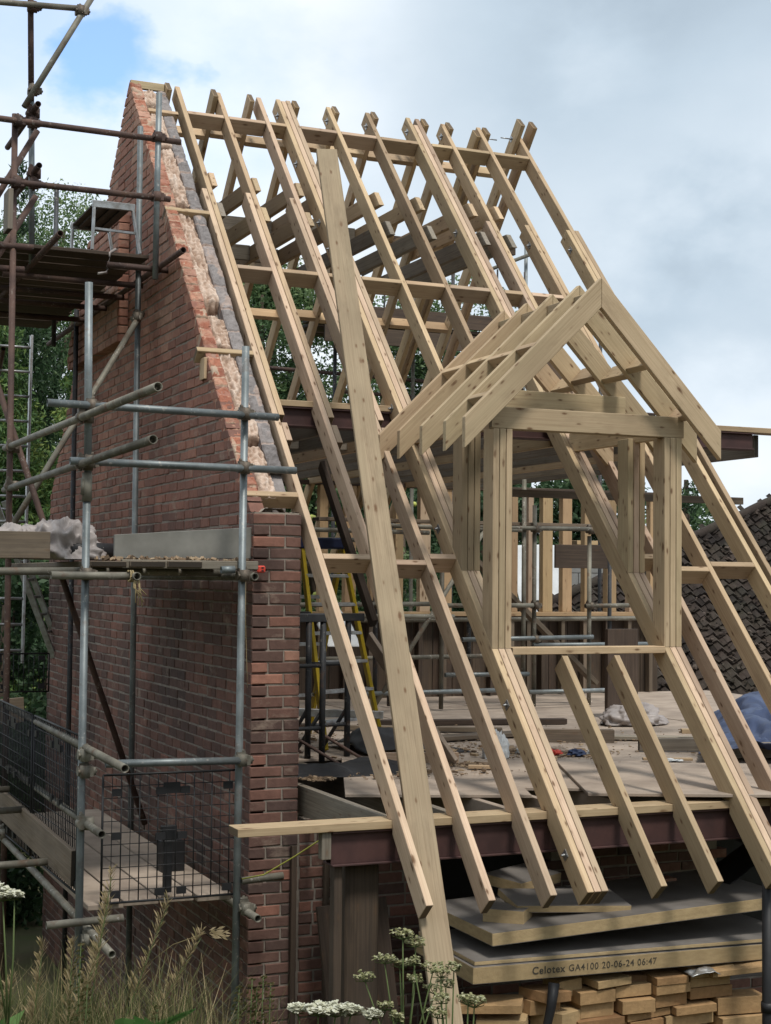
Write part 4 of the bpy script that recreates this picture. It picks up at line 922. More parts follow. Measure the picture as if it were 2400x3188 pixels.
for i, (p, q, w, d, m, lab) in enumerate([((1.42, 2.32, .44), (1.62, 2.22, .44), .06, .025, M_WOOD, 'short pale offcut near the pile of shavings on the deck'), ((1.0, 2.9, .45), (1.55, 2.75, .45), .05, .09, M_PINK, 'reddish timber offcut behind the long plank on the deck'), ((2.75, 3.9, .47), (3.45, 3.6, .47), .09, .12, M_OLD, 'brown timber block below the scaffold rail on the deck'),
                                       ((3.25, 2.9, .48), (4.6, 2.5, .48), .05, .10, M_GREYWOOD, 'long grey joist end lying behind the short rafters'), ((3.6, 2.15, .50), (5.6, 1.75, .49), .05, .12, M_GREYWOOD, 'long grey timber lying on the deck by the blue tarpaulin'), ((4.0, 3.4, .52), (4.4, 3.2, .52), .08, .04, M_WOOD, 'pale offcut on the long grey joist'),
                                       ((2.9, 2.3, .445), (3.25, 2.15, .445), .05, .02, M_WOOD, 'thin pale stick beside the flat clear wrapper'), ((1.55, 5.3, .45), (2.9, 4.6, .45), .10, .04, M_OLD, 'brown board lying flat behind the third rafter'), ((.6, 5.9, .44), (1.5, 5.6, .44), .1, .03, M_DARKWOOD, 'dark board on the deck below the stepladder'),
                                       ((2.35, 3.05, .445), (2.7, 2.95, .445), .12, .03, M_CHIP, 'flat brown offcut under the rubbish heap'),
    ((1.9, 4.1, .45), (3.3, 4.35, .45), .19, .035, M_OLD, 'wide brown board lying flat across the middle of the deck'), ((3.3, 3.9, .445), (4.5, 3.3, .445), .15, .03, M_GREYWOOD, 'grey board lying flat behind the short rafters'), ((2.0, 5.6, .45), (3.9, 5.2, .45), .12, .05, M_DARKWOOD, 'dark board on the far deck before the scaffold poles'),
    ((1.3, 3.55, .44), (1.75, 3.2, .44), .09, .03, M_ORANGE, 'short orange offcut beside the black sheeting heap'), ((4.3, 2.35, .45), (4.9, 2.75, .45), .10, .045, M_OLD, 'short brown offcut at the edge of the blue tarpaulin'), ((2.1, 2.45, .44), (2.3, 2.62, .44), .07, .03, M_WOOD, 'small pale offcut in front of the white bag')]):
    tag(timber('timber_offcut', p, q, w, d, (0, 0, 1), m), lab, 'offcut')
b = MB()
for k in range(2400):
    cx, cy, sp = R.choice([(1.55, 2.45, .10), (1.75, 3.6, .3), (2.6, 2.9, .18), (1.5, 4.5, .6), (.15, 2.1, .06), (3.5, 3.5, .9), (2.3, 3.0, .2), (1.0, 2.0, .4)])
    x, y = R.gauss(cx, sp), R.gauss(cy, sp * .8); s_ = R.uniform(.002, .009) * (1.8 if R.random() < .1 else 1) * (3.2 if R.random() < .03 else 1)
    if x < .05 or y < 1.95: continue
    M = Matrix.Translation((x, y, .43 + s_ * .4)) @ Matrix.Rotation(R.uniform(0, 6.3), 4, 'Z') @ Matrix.Rotation(R.uniform(-.5, .5), 4, 'X')
    b.box(-s_ * 1.6, s_ * 1.6, -s_ * .6, s_ * .6, -s_ * .4, s_ * .4, R.random(), M)
o = b.build('wood_debris', M_DIRT); o['kind'] = 'stuff'; tag(o, 'wood chips and crumbs scattered over the dusty deck', 'debris')
rumpled('blue_tarpaulin', M_TARP, 0, 1, 0, 1, .45, lambda u, w: .05 + .17 * min(1, u * 5) * math.exp(-((w - .75) / .42) ** 2) + .09 * abs(math.sin(7 * u + 9 * w + 2.5 * fbm((u * 3, w * 3, 1)))) * min(1, u * 4), 'blue tarpaulin heaped on the deck before the mossy roof', 'tarpaulin', 90, 120, 44, quad=[(3.2, 2.0), (4.6, 1.4), (7.2, 4.6), (5.35, 4.9)], fold=.07, fr=3.4)
tag(bar('upright_panel', 4.62, 4.98, 5.6, 5.66, .42, 1.32, M_DARKWOOD, None, 'Z'), 'dark upright board behind the foot of the right triple rafter', 'board')

# ------------------------------------------------------------------ insulation stack in the porch
def slab(name, x, y, z, w, l, h, rz, label, mat=M_PIR, tx=0.0, ty=0.0, group=None, cat='insulation board', face=True):
    M = Matrix.Translation((x, y, z)) @ Matrix.Rotation(rz, 4, 'Z') @ Matrix.Rotation(tx, 4, 'X') @ Matrix.Rotation(ty, 4, 'Y')
    b = MB(); b.box(0, w, 0, l, .002, h - .002); o = b.build(name, mat, None, M, .002)
    for nm, z0, z1 in (('facing', h - .002, h), ('facing', 0, .002)):
        b = MB(); b.box(.001, w - .001, .001, l - .001, z0, z1); b.build(nm, M_FOIL, o, M)
    return tag(o, label, cat, group)
SLZ = -.603
big = slab('insulation_board', .555, .50, SLZ, 2.4, .86, .10, -.012, 'thick ridged foam board with printed black lettering along its front edge', tx=0, ty=.0145)
b = MB()
for k in range(290): b.box(.004 + k * .00825, .0075 + k * .00825, -.0022, .001, .004, .096)
b.build('ridging', M_PIR, big, big.matrix_world.copy())
def lettering(txt, size, M, parent, bold):
    cu = D.curves.new('printed_text', 'FONT'); cu.body = txt; cu.size = size; cu.extrude = .0004; cu.offset = .0012 if bold else .0004; cu.space_character = 1.12
    tmp = D.objects.new('tmp', cu); C.objects.link(tmp); bpy.context.view_layer.update()
    me = D.meshes.new_from_object(tmp.evaluated_get(bpy.context.evaluated_depsgraph_get())); D.objects.remove(tmp)
    me.materials.append(M_INK); o = D.objects.new('printed_text', me); C.objects.link(o); o.matrix_world = M
    o.parent = parent; o.matrix_parent_inverse = parent.matrix_basis.inverted(); return o
tb = big.matrix_world @ Matrix.Rotation(PI / 2, 4, 'X')
lettering('Celotex', .062, big.matrix_world @ Matrix.Translation((.395, -.0032, .032)) @ Matrix.Rotation(PI / 2, 4, 'X'), big, True)
tx_ = .645
for word in ('GA4100', '20-06-24', '06:47'):
    o = lettering(word, .057, big.matrix_world @ Matrix.Translation((tx_, -.0032, .033)) @ Matrix.Rotation(PI / 2, 4, 'X'), big, False)
    tx_ += max(v.co.x for v in o.data.vertices) + .024
slab('insulation_board', .575, .52, SLZ + .104, 2.38, .84, .025, -.02, 'thin grey-faced foam board lying on the lettered board', ty=.012)
slab('insulation_board', .70, .53, SLZ + .205, 2.2, .95, .078, 0, 'thick dusty foil-faced foam board, topmost large one of the stack', tx=.0, ty=-.034)
b = MB(); b.path([(1.55, .62, -.305), (1.75, .66, -.298), (2.1, .70, -.286), (2.6, .74, -.27)], .004, 5); tag(b.build('joint_line', M_ALU), 'thin bright tape line along the top of the stack', 'tape')
slab('insulation_offcut', .78, .82, SLZ + .285, .26, .22, .085, -.75, 'thick square foam offcut on the stack, below the second rafter tail', group='foam offcuts')
slab('insulation_offcut', .98, .75, SLZ + .34, .78, .34, .045, -.12, 'long thin foam offcut propped on the square one, on the stack', tx=.12, ty=.05, group='foam offcuts')
slab('insulation_offcut', 1.25, 1.20, SLZ + .35, .5, .3, .07, .5, 'foam offcut at the back of the stack before the dark opening', tx=.1, group='foam offcuts')
tag(bar('brick_offcut', 2.32, 2.50, 1.25, 1.36, SLZ + .30, SLZ + .36, M_CUTBRICK, None), 'single orange brick lying on the back of the stack', 'brick')
# pile of offcuts beneath, each a piece of its own
pile = [  # x, z, w, h, y, rot, tilt
    (1.30, -.805, .27, .075, .50, .02, 0), (1.575, -.795, .26, .07, .50, -.02, .01), (1.835, -.79, .25, .058, .50, .0, .02), (1.835, -.728, .25, .045, .48, .01, .0), (1.42, -.715, .26, .045, .46, .06, .02),
    (2.11, -.85, .33, .07, .48, -.12, 0), (2.11, -.775, .33, .055, .50, -.1, 0), (2.10, -.715, .34, .06, .50, -.14, .03), (1.70, -.72, .22, .04, .62, -.25, -.08), (2.22, -.70, .42, .035, .44, -.22, .06),
    (1.32, -.895, .26, .085, .52, 0, 0), (1.59, -.885, .25, .08, .52, .0, 0), (1.845, -.875, .26, .082, .52, 0, .0), (1.12, -.93, .34, .11, .44, .45, -.08), (.95, -.83, .27, .085, .48, .30, -.12), (1.02, -.745, .24, .06, .46, .35, -.10),
    (1.20, -.77, .18, .10, .60, .1, .05), (2.30, -.96, .36, .105, .46, -.1, 0), (1.28, -.945, .36, .045, .50, .03, .02), (1.64, -.94, .34, .045, .50, .0, .03), (1.98, -.93, .30, .05, .50, .0, .02),
    (1.30, -1.02, .36, .07, .48, .0, .02), (1.66, -1.015, .26, .07, .48, .0, .02), (1.93, -1.01, .36, .068, .48, .0, .01), (2.30, -1.04, .34, .07, .46, .0, 0), (.62, -.90, .30, .06, .55, -.55, .05), (.42, -1.0, .30, .055, .50, -.5, .02), (.40, -1.07, .32, .07, .48, -.5, .0), (.72, -1.03, .36, .09, .50, .35, .04),
    (.52, -.80, .40, .05, .62, -.5, .05), (.95, -.90, .30, .06, .66, -.4, .0), (1.35, -.64, .20, .035, .66, .1, 0), (1.58, -.66, .16, .04, .70, .2, 0), (.30, -1.16, .5, .085, .45, -.5, .0), (.85, -1.12, .45, .08, .5, .1, 0), (1.35, -1.10, .40, .075, .48, 0, 0), (1.78, -1.09, .42, .07, .48, 0, 0), (2.25, -1.12, .40, .075, .46, 0, 0)]
NB = ['leftmost', 'left', 'middle', 'right', 'rightmost']
rows = sorted(range(len(pile)), key=lambda i: -pile[i][1])
for n_, (x, z, w, h, y, rz, ty) in enumerate(pile):
    rz += R.uniform(-.09, .09); y += R.uniform(-.03, .05); w *= R.uniform(.9, 1.0)
    order = rows.index(n_); lev = 'upper' if order < 13 else ('middle' if order < 25 else 'lower')
    same = [i for i in rows[(0 if lev == 'upper' else 13 if lev == 'middle' else 25):(13 if lev == 'upper' else 25 if lev == 'middle' else 99)]]
    same.sort(key=lambda i: pile[i][0]); pos = ordn[same.index(n_)]
    M = Matrix.Translation((x, y, z)) @ Matrix.Rotation(rz, 4, 'Z') @ Matrix.Rotation(-ty, 4, 'Y')
    b = MB(); b.box(0, w, 0, R.uniform(.16, .30), 0, h, R.uniform(.15, .95))
    kind = 'thick' if h > .075 else 'thin' if h < .05 else 'orange'
    tag(b.build('insulation_offcut', M_PIROLD, None, M, .0015), f'{kind} aged foam offcut in the brick-like pile, {pos} from left in its {lev} layer', 'foam offcut', 'aged foam offcuts piled like bricks')
for i, (x, z) in enumerate([(.5, -1.3), (1.3, -1.3), (1.7, -1.3), (2.2, -1.3)]): pass
tag(bar('pallet', .35, 2.75, .46, 1.5, -2.2, -1.17, M_DARKWOOD), 'dark timber base under the pile of foam offcuts', 'base')
rumpled('foil_scrap', M_ALU, 2.05, 2.25, .40, .52, -.668, lambda u, w: .02 * math.sin(PI * u), 'crumpled shiny foil scrap between the offcuts and the lettered board', 'foil scrap', 16, 12, 51, fold=.03, fr=14)
b = MB(); b.path([(1.06, .42, -.62), (1.03, .40, -.75), (1.0, .42, -.92), (.97, .43, -1.0)], .035, 7, .1, .02); tag(b.build('black_rag', M_BLACK), 'black torn strip hanging over the pile of offcuts', 'strip')
dp = thing('drainpipe', 'black drainpipe standing at the right in front of the foam boards', 'drainpipe', (2.42, .15, -2.2))
b = MB(); b.tube((2.425, .15, -2.2), (2.425, .15, .11), .036, 20); b.build('pipe', M_BLACK, dp)
b = MB(); b.tube((2.425, .15, -.86), (2.425, .15, -.80), .043, 20); b.build('collar', M_BLACK, dp)
b = MB(); b.path([(2.425, .15, .10), (2.44, .2, .125), (2.53, .45, .13), (2.62, .9, .14)], .034, 12); b.build('bend', M_BLACK, dp)
rumpled('black_membrane', M_BLACK, 2.72, 3.4, .95, 1.3, -.35, lambda u, w: .35 * u + .1, 'black membrane draped below the eaves steel at the right', 'membrane', 24, 16, 61, fold=.04, fr=4)

# ------------------------------------------------------------------ beyond the house
nb = thing('neighbour_roof', 'mossy dark tiled roof of the neighbouring house, seen behind the right rafters', 'roof', (9, 9, 0))
def umin(w): return .10 * w if w < 2.5 else .25 + 1.46 * (w - 2.42)
def tiled_roof():
    """rows of overlapping pantiles on a hipped slope"""
    b = MB(); O = V((6.23, 9.3, .065)); yaw = math.radians(-14); ex = V((math.cos(yaw), math.sin(yaw), 0)); back = V((-math.sin(yaw), math.cos(yaw), 0))
    pit = math.radians(33); up = back * math.cos(pit) + V((0, 0, math.sin(pit))); nn = ex.cross(up).normalized()
    rows_, cols = 30, 46; tw, th = .21, .20
    for r_ in range(rows_):
        for c_ in range(cols):
            u, w = c_ * tw + R.uniform(-.012, .012), r_ * th + R.uniform(-.02, .02)
            if u < umin(w) - .1: continue
            tone = max(0, min(1, .42 + .45 * fbm((u * .8, w * .8, 4)) + R.uniform(-.25, .3)))
            lift = R.uniform(0, .02); seg = 5; vs = []
            for k in range(seg):
                f = k / (seg - 1); hh = .045 * math.sin(f * 2 * PI)
                for (ww, lo_) in ((w - .03, .05 + lift), (w + th * 1.15, .012)):
                    jit = .012 * fbm((u * 20 + f * 9, ww * 20, 3))
                    vs.append(O + ex * (u + f * tw * 1.04) + up * (ww + jit) + nn * (hh + lo_ + jit))
            for k in range(seg):
                f = k / (seg - 1); vs.append(O + ex * (u + f * tw * 1.04) + up * (w - .03) + nn * (.045 * math.sin(f * 2 * PI) + lift + .005))
            fs = [(2 * k, 2 * k + 1, 2 * k + 3, 2 * k + 2) for k in range(seg - 1)] + [(2 * k, 2 * k + 2, 2 * seg + k + 1, 2 * seg + k) for k in range(seg - 1)]
            b.add(vs, fs, tone)
    b.build('tiles', M_TILE, nb, None, 0, False)
    b = MB(); L, H = cols * tw, rows_ * th
    pl = [O + ex * umin(q) + up * q for q in (2.5, 0)] + [O + ex * L, O + ex * L + up * H, O + ex * umin(H) + up * H]
    b.add([p - nn * .03 for p in pl] + [p - nn * .2 for p in pl], [(0, 1, 2, 3, 4), (9, 8, 7, 6, 5)] + [(k, 5 + k, 5 + (k + 1) % 5, (k + 1) % 5) for k in range(5)], .3); b.build('decking', M_DARKWOOD, nb)
    b = MB()    # moss and twigs
    for k in range(2600):
        u, w = R.uniform(0, L), R.uniform(0, H)
        if u < umin(w): continue
        p = O + ex * u + up * w + nn * .06; s_ = R.uniform(.015, .05)
        M = Matrix.Translation(p) @ Matrix.Rotation(R.uniform(0, 6), 4, V((R.random() - .5, R.random() - .5, 1))); b.box(-s_, s_, -s_ * .5, s_ * .5, -s_ * .3, s_ * .3, R.uniform(.2, 1), M)
    b.build('moss', M_TILE, nb)['kind'] = 'stuff'
    b = MB(); pts = [O + ex * (umin(q) - .02) + up * q + nn * (.05 + .02 * fbm((q * 3, 0, 0))) for q in [2.5 + i * .12 for i in range(30)]]
    b.path(pts, .075, 10, .35); b.build('hip_tiles', M_TILE, nb)
    b = MB(); b.box(.5, L, .3, .5, -2, -.3, .5, frame(O, ex, (0, 0, 1))); b.build('wall', M_BRICK, nb)
tiled_roof()
bw = thing('block_wall', 'unfinished grey concrete block wall beyond the rear stud wall', 'wall', (8.2, 13, -2.2))
b = MB()
for k in range(21):
    for c_ in range(4):
        x = 8.2 + c_ * .45 - (k % 2) * .22; b.box(x, x + .44, 13, 13.1, -2.15 + k * .215, -2.15 + k * .215 + .205)
b.build('blocks', M_GREYBLOCK, bw, None, .004)
b = MB(); b.box(8.0, 9.6, 13.02, 13.12, -2.2, 2.36); b.build('mortar', M_MORTAR, bw)
bar('plate', 8.6, 9.9, 12.97, 13.14, 2.375, 2.44, M_ORANGE, bw)
rumpled('white_sheet', M_WHITE, 7.3, 8.2, 12.3, 12.9, 1.3, lambda u, w: 1.05 * w, 'white plastic sheet wrapped over the end of the block wall', 'plastic sheet', 40, 30, 71, fold=.08, fr=2)
# trees
def leaf_cloud(name, mat, blobs, n, size, parent, shell=.55, droop=0.0, tone_up=.35, seed=1, narrow=.45):
    rg = np.random.default_rng(seed); bl = np.array(blobs, float); vol = bl[:, 3] ** 2; pick = rg.choice(len(bl), n, p=vol / vol.sum())
    d = rg.normal(size=(n, 3)); d /= np.linalg.norm(d, axis=1)[:, None]
    rad = (shell + (1.12 - shell) * rg.random(n) ** .7); c = bl[pick]
    pos = c[:, :3] + d * (rad * c[:, 3])[:, None] * np.array([1, 1, .85])
    a = rg.normal(size=(n, 3)); a[:, 2] -= droop; a /= np.linalg.norm(a, axis=1)[:, None]
    u = np.cross(a, rg.normal(size=(n, 3))); u /= np.linalg.norm(u, axis=1)[:, None]
    s_ = size * rg.uniform(.6, 1.4, n)
    v0, v1, v2, v3 = pos - a * s_[:, None], pos + u * (s_ * narrow)[:, None], pos + a * s_[:, None], pos - u * (s_ * narrow)[:, None]
    vs = np.stack([v0, v1, v2, v3], 1).reshape(-1, 3)
    bt = rg.random(len(bl))
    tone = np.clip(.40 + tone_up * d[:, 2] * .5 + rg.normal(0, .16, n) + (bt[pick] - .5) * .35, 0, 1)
    me = D.meshes.new(name); me.vertices.add(4 * n); me.vertices.foreach_set('co', vs.ravel())
    me.loops.add(4 * n); me.loops.foreach_set('vertex_index', np.arange(4 * n)); me.polygons.add(n)
    me.polygons.foreach_set('loop_start', np.arange(n) * 4); me.polygons.foreach_set('loop_total', np.full(n, 4))
    at = me.attributes.new('tone', 'FLOAT', 'POINT'); at.data.foreach_set('value', np.repeat(tone, 4)); me.update(); me.validate()
    me.materials.append(mat); o = D.objects.new(name, me); C.objects.link(o); o.parent = parent; o.matrix_parent_inverse = parent.matrix_basis.inverted()
    return o
def tree(name, x, y, z0, h, w, label, mat, n, size, seed, kind='broad', crown0=.25, group=None, cat='tree', **kw):
    t_ = thing(name, label, cat, (x, y, z0), group); rr = random.Random(seed); blobs = []
    b = MB(); lean = V((rr.uniform(-.04, .04) * h, rr.uniform(-.04, .04) * h, h * .85))
    base = V((x, y, z0)); b.path([base, base + lean * .35 + V((.02 * h, 0, 0)), base + lean * .7, base + lean], .028 * h, 9, .5, .006 * h)
    if kind == 'broad':
        for k in range(int(kw.pop('nb', 34))):
            f = rr.random(); zz = h * (crown0 + (1 - crown0) * f); env = math.sin(PI * (.12 + .80 * f)) ** .8; a = rr.uniform(0, 2 * PI); q = math.sqrt(rr.random()) * w * .5 * env
            p = base + V((q * math.cos(a), q * math.sin(a), zz - .06 * h)); blobs.append((p.x, p.y, p.z, rr.uniform(.10, .20) * w))
            if k % 3 == 0: s0 = base + lean * rr.uniform(.3, .75); b.path([s0, s0.lerp(p, .5) + V((0, 0, .03 * h)), p], .009 * h, 6, .5, .003 * h)
    else:
        m = int(kw.pop('nb', 40))
        for k in range(m):
            f = (k + .5) / m; zz = h * (.04 + .95 * f); rad = w * .5 * (1 - f) ** .75; a = k * 2.4 + rr.uniform(-.4, .4); q = rad * rr.uniform(.45, .9)
            p = base + V((q * math.cos(a), q * math.sin(a), zz)); blobs.append((p.x, p.y, p.z, max(.14, rad * .56) * rr.uniform(.8, 1.15)))
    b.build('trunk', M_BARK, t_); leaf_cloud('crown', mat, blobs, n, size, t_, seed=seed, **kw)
    return t_
G0 = -2.2
tree('broadleaf_tree', 2.0, 24.2, G0, 12.2, 6.6, 'tall airy broadleaf tree behind the high platform at the left', M_LEAF, 90000, .042, 3, crown0=.45, nb=46)
tree('conifer', .15, 16.6, G0, 9.4, 3.4, 'yellow green conifer behind the scaffold, leftmost', M_CONIFER, 110000, .055, 5, 'conifer', narrow=.26, shell=.30, droop=.5, nb=70)
tree('conifer', 1.55, 15.6, G0, 8.6, 2.7, 'fresh green conifer hugging the back corner of the brick gable', M_CONIFER, 110000, .05, 6, 'conifer', narrow=.26, shell=.30, droop=.5, nb=70)
tree('conifer', .75, 17.8, G0, 11.0, 3.6, 'darker conifer standing between the two lighter ones', M_DARKLEAF, 70000, .06, 8, 'conifer', narrow=.26, shell=.30, droop=.8, nb=50)
tree('hedge_shrub', -.55, 10.6, G0, 4.3, 2.6, 'dark ivy-like shrub behind the mesh barriers at the left', M_DARKLEAF, 20000, .05, 9, crown0=.02, cat='shrub', nb=40)
tree('hedge_shrub', -1.75, 8.8, G0, 2.9, 2.4, 'dark low shrub at the left edge behind the lowest platform', M_DARKLEAF, 14000, .05, 10, crown0=.02, cat='shrub', nb=36)
tree('broadleaf_tree', 6.0, 20.6, G0, 10.6, 4.4, 'airy tree seen through the rafters next to the gable', M_LEAF, 80000, .044, 12, crown0=.22, nb=44)
tree('conifer', 6.3, 19.4, G0, 8.6, 4.2, 'dark conifer seen between the first rafters below the airy tree', M_DARKLEAF, 80000, .07, 13, 'conifer', narrow=.26, shell=.30, droop=.6, nb=55)
tree('broadleaf_tree', 9.4, 20.8, G0, 10.0, 5.5, 'pale airy tree behind the middle rafters', M_LEAF, 60000, .046, 14, crown0=.25, nb=40)
tree('apple_tree', 4.2, 13.2, G0, 6.0, 3.2, 'bright green apple tree behind the brick pier and first rafters', M_LEAF, 26000, .045, 15, crown0=.2, nb=36, tone_up=.6)
b = MB(); rr = random.Random(4)
at_ = [o for o in D.objects if o.name == 'apple_tree'][0]
for k in range(70):
    a = rr.uniform(3.3, 6.0); q = rr.uniform(.9, 1.6); M = Matrix.Translation((4.2 + q * math.cos(a), 13.2 + q * math.sin(a), rr.uniform(1.2, 3.5))); b.lathe([(.001, -.04), (.03, -.03), (.045, 0), (.03, .03), (.001, .038)], M, 8, rr.uniform(.8, 1))
ap = b.build('apples', foliage('green_apple', [(0, (.18, .25, .05)), (1, (.42, .45, .10))], .4, 0), at_); ap['kind'] = 'stuff'
tree('hedge_shrub', 6.4, 14.6, G0, 5.9, 3.6, 'leafy green bush seen between the studs left of the dormer', M_DARKLEAF, 24000, .055, 16, crown0=.05, cat='shrub', nb=36)
tree('hedge_shrub', 8.5, 15.9, G0, 6.0, 3.4, 'leafy green bush seen between the studs in the dormer opening', M_DARKLEAF, 26000, .06, 17, crown0=.05, cat='shrub', nb=38)
tree('hedge_shrub', 10.4, 15.9, G0, 6.2, 3.6, 'leafy bush between the dormer posts, left of the mossy roof', M_DARKLEAF, 24000, .06, 18, crown0=.05, cat='shrub', nb=36)
tree('conifer', 12.3, 15.4, G0, 6.9, 3.0, 'feathery blue green conifer right of the dormer, behind the mossy roof', M_DARKLEAF, 30000, .05, 19, 'conifer', narrow=.26, shell=.30, droop=.4, nb=26)
tree('round_bush', 23.0, 31.0, G0, 6.2, 6.0, 'rounded bright green bush far beyond the mossy roof', M_LEAF, 12000, .12, 20, crown0=.1, cat='bush')
tree('broadleaf_tree', 14.5, 33.0, G0, 9.0, 9.0, 'distant tree behind the far middle of the house', M_DARKLEAF, 16000, .14, 24, crown0=.15)

# ------------------------------------------------------------------ weeds on the bank in front
def cpt(px, py, d):
    v = -_cf + _cr * ((px - 1200) / 4758) - _cu * ((py - 1594) / 4758); return V(cam.location) + v * d
CAMP = V((-3.5866, -7.7179, 1.7907))
def blades(n, f, mat, name, kind='stuff'):
    b = MB()
    for k in range(n):
        p, h, lean, w, tone = f(k); a = R.uniform(0, 2 * PI); side = V((math.cos(a), math.sin(a), 0)); bend = V((math.cos(a + 1.5), math.sin(a + 1.5), 0)) * lean
        vs = []
        for j in range(4):
            t_ = j / 3; c = p + V((0, 0, h * (t_ - .12 * lean * t_ * t_))) + bend * (h * t_ * t_); ww = w * (1 - t_ * .92)
            vs += [c - side * ww, c + side * ww]
        b.add(vs, [(2 * j, 2 * j + 1, 2 * j + 3, 2 * j + 2) for j in range(3)], tone)
    o = b.build(name, mat, None, None, 0, False)
    if kind: o['kind'] = kind
    return o
def gpos(xr, yr):
    x, y = R.uniform(*xr), R.uniform(*yr); return V((x, y, ground_z(x, y) - .02))
def bank(k):
    x = R.uniform(-3.6, -.9); y = R.uniform(-3.9, -2.25)
    left = x < -2.05 - .25 * (y + 3)
    if not left and R.random() < .72: x = R.uniform(-3.4, -2.15)
    p = V((x, y, ground_z(x, y) - .02)); left = x < -2.1
    return p, R.uniform(.18, .46) * (1.0 if left else .52), R.uniform(.1, .75), R.uniform(.0016, .0042), R.choice([R.uniform(0, .4), R.uniform(.2, .85)])
tag(blades(11000, bank, M_GRASS, 'long_grass'), 'mixed green and straw-dry grass on the near bank', 'grass')
def yard(k):
    x = R.uniform(-4.5, -1.1); y = R.uniform(-.9, 6); return V((x, y, ground_z(x, y) - .02)), R.uniform(.1, .5), R.uniform(.1, .8), R.uniform(.003, .008), R.uniform(0, .5)
tag(blades(2600, yard, M_GRASS, 'rough_grass'), 'rough grass growing below the scaffold', 'grass')
def stalk_grass(x, y, h, lean, label, seed):
    """a tall dry grass stem with a feathery seed head"""
    rr = random.Random(seed); b = MB(); p0 = V((x, y, ground_z(x, y) - .02)); tip = p0 + V((lean[0], lean[1], h)); pts = [p0, p0.lerp(tip, .35) + V((0, 0, .03)), p0.lerp(tip, .7) + V((0, 0, .02)), tip]
    t_ = thing('seed_grass', label, 'grass', p0, 'tall dry seeding grasses')
    b.path(pts, .0032, 5, .5, .0012); b.build('stem', M_STEM, t_)
    b = MB()
    for k in range(150):
        f = rr.uniform(.5, 1.0); c = p0.lerp(tip, f) + V((0, 0, .02)); a = rr.uniform(0, 6.3); L = rr.uniform(.02, .075) * (1.25 - f * .7)
        d = V((math.cos(a) * .55 + lean[0] * .6, math.sin(a) * .55, .75)).normalized(); s_ = d.orthogonal() * .0015; e = c + d * L
        b.add([c - s_ * .4, c + s_ * .4, c + d * L * .6 + s_ + V((0, 0, .004)), e, c + d * L * .6 - s_], [(0, 1, 2, 3, 4)], rr.uniform(.5, .95))
    b.build('seed_head', M_GRASS, t_, None, 0, False)
sg = [(-2.55, -2.95, .98, (.10, .0)), (-2.50, -3.0, .86, (.22, .0)), (-2.48, -3.05, .72, (.30, .02)), (-2.72, -3.0, .70, (.05, 0)), (-2.62, -3.1, .74, (.02, 0)), (-2.95, -3.1, .80, (-.02, 0)), (-2.98, -3.0, .62, (.06, 0)), (-2.80, -3.2, .60, (-.05, 0)), (-2.66, -3.0, .66, (.16, 0)), (-2.58, -2.9, .82, (.14, .03)), (-3.02, -2.9, .9, (.03, 0)), (-2.85, -2.95, .55, (.1, 0))]
for i, (x, y, h, l) in enumerate(sg): stalk_grass(x, y, h * .72, l, f'dry feathery grass stem at the lower left, {["tallest of its clump", "leaning right beside the tallest", "leaning far right", "short one left of the clump", "upright one below the scaffold pole", "near the left edge", "small one near the left edge", "short one leaning left", "slim one beside the pole foot", "second tallest of the clump", "at the left edge, tall", "lowest by the left edge"][i]}', 100 + i)
def umbel(px, py, d, heads, label, white=False, seed=0):
    """cow-parsley like plant: stem, rays and flat heads of florets; heads are (dx, dz, r) from the top"""
    rr = random.Random(seed); top = cpt(px, py, d); x, y = top.x + rr.uniform(-.05, .05), top.y; base = V((x, y, ground_z(x, y) - .03))
    t_ = thing('umbel_plant', label, 'wild flower', base, 'umbel wild flowers on the bank'); b = MB(); hb = MB()
    fork = base.lerp(top, .5) + V((rr.uniform(-.02, .02), 0, 0)); b.path([base, base.lerp(fork, .5) + V((.01, 0, 0)), fork], .0055, 6, .5, .004)
    for (dx, dz, r_) in heads:
        hb = MB()
        c = top + _cr * dx + V((0, rr.uniform(-.05, .05), dz)); m_ = fork.lerp(c, .5) + V((dx * .15, 0, .01)); b.path([fork, m_, c - V((0, 0, r_ * .75))], .0034, 5, .6, .002)
        nr = 15 if white else 11
        for k in range(nr):
            a = k * 2.4; q = r_ * math.sqrt((k + .5) / nr); e = c + V((q * math.cos(a), q * math.sin(a), -.18 * q + rr.uniform(-.006, .006))); b.path([c - V((0, 0, r_ * .75)), e - V((0, 0, .012)), e], .0011, 4, .8)
            for j in range(26 if white else 16):
                a2 = rr.uniform(0, 6.3); q2 = r_ * (.30 if white else .22) * math.sqrt(rr.random()); s_ = rr.uniform(.003, .0062) * (1.25 if white else .9)
                g = e + V((q2 * math.cos(a2), q2 * math.sin(a2), rr.uniform(-.003, .008) - .2 * q2)); ang = rr.uniform(0, 3); u_ = V((math.cos(ang), math.sin(ang), rr.uniform(-.6, .6))) * s_; w_ = V((-math.sin(ang), math.cos(ang), rr.uniform(-.6, .6))) * s_
                hb.add([g - u_, g + w_, g + u_, g - w_], [(0, 1, 2, 3)], rr.uniform(.72, 1) if white else rr.uniform(.12, .68))
        hb.build('flower_head', M_UMBEL, t_, None, 0, False)
    b.build('stem', M_STEM, t_)
umbel(1265, 2905, 4.7, [(0, 0, .035), (.05, -.03, .03), (-.055, -.075, .033), (.0, -.095, .03), (.085, -.095, .036), (-.115, -.13, .032), (.02, -.13, .022), (.10, -.17, .03)], 'tall branching green umbel plant in front of the long plank', False, 1)
umbel(1352, 3010, 4.5, [(0, 0, .028), (.045, .012, .022), (.025, -.035, .026), (-.06, .02, .02)], 'smaller green umbel plant right of the long plank foot', False, 2)
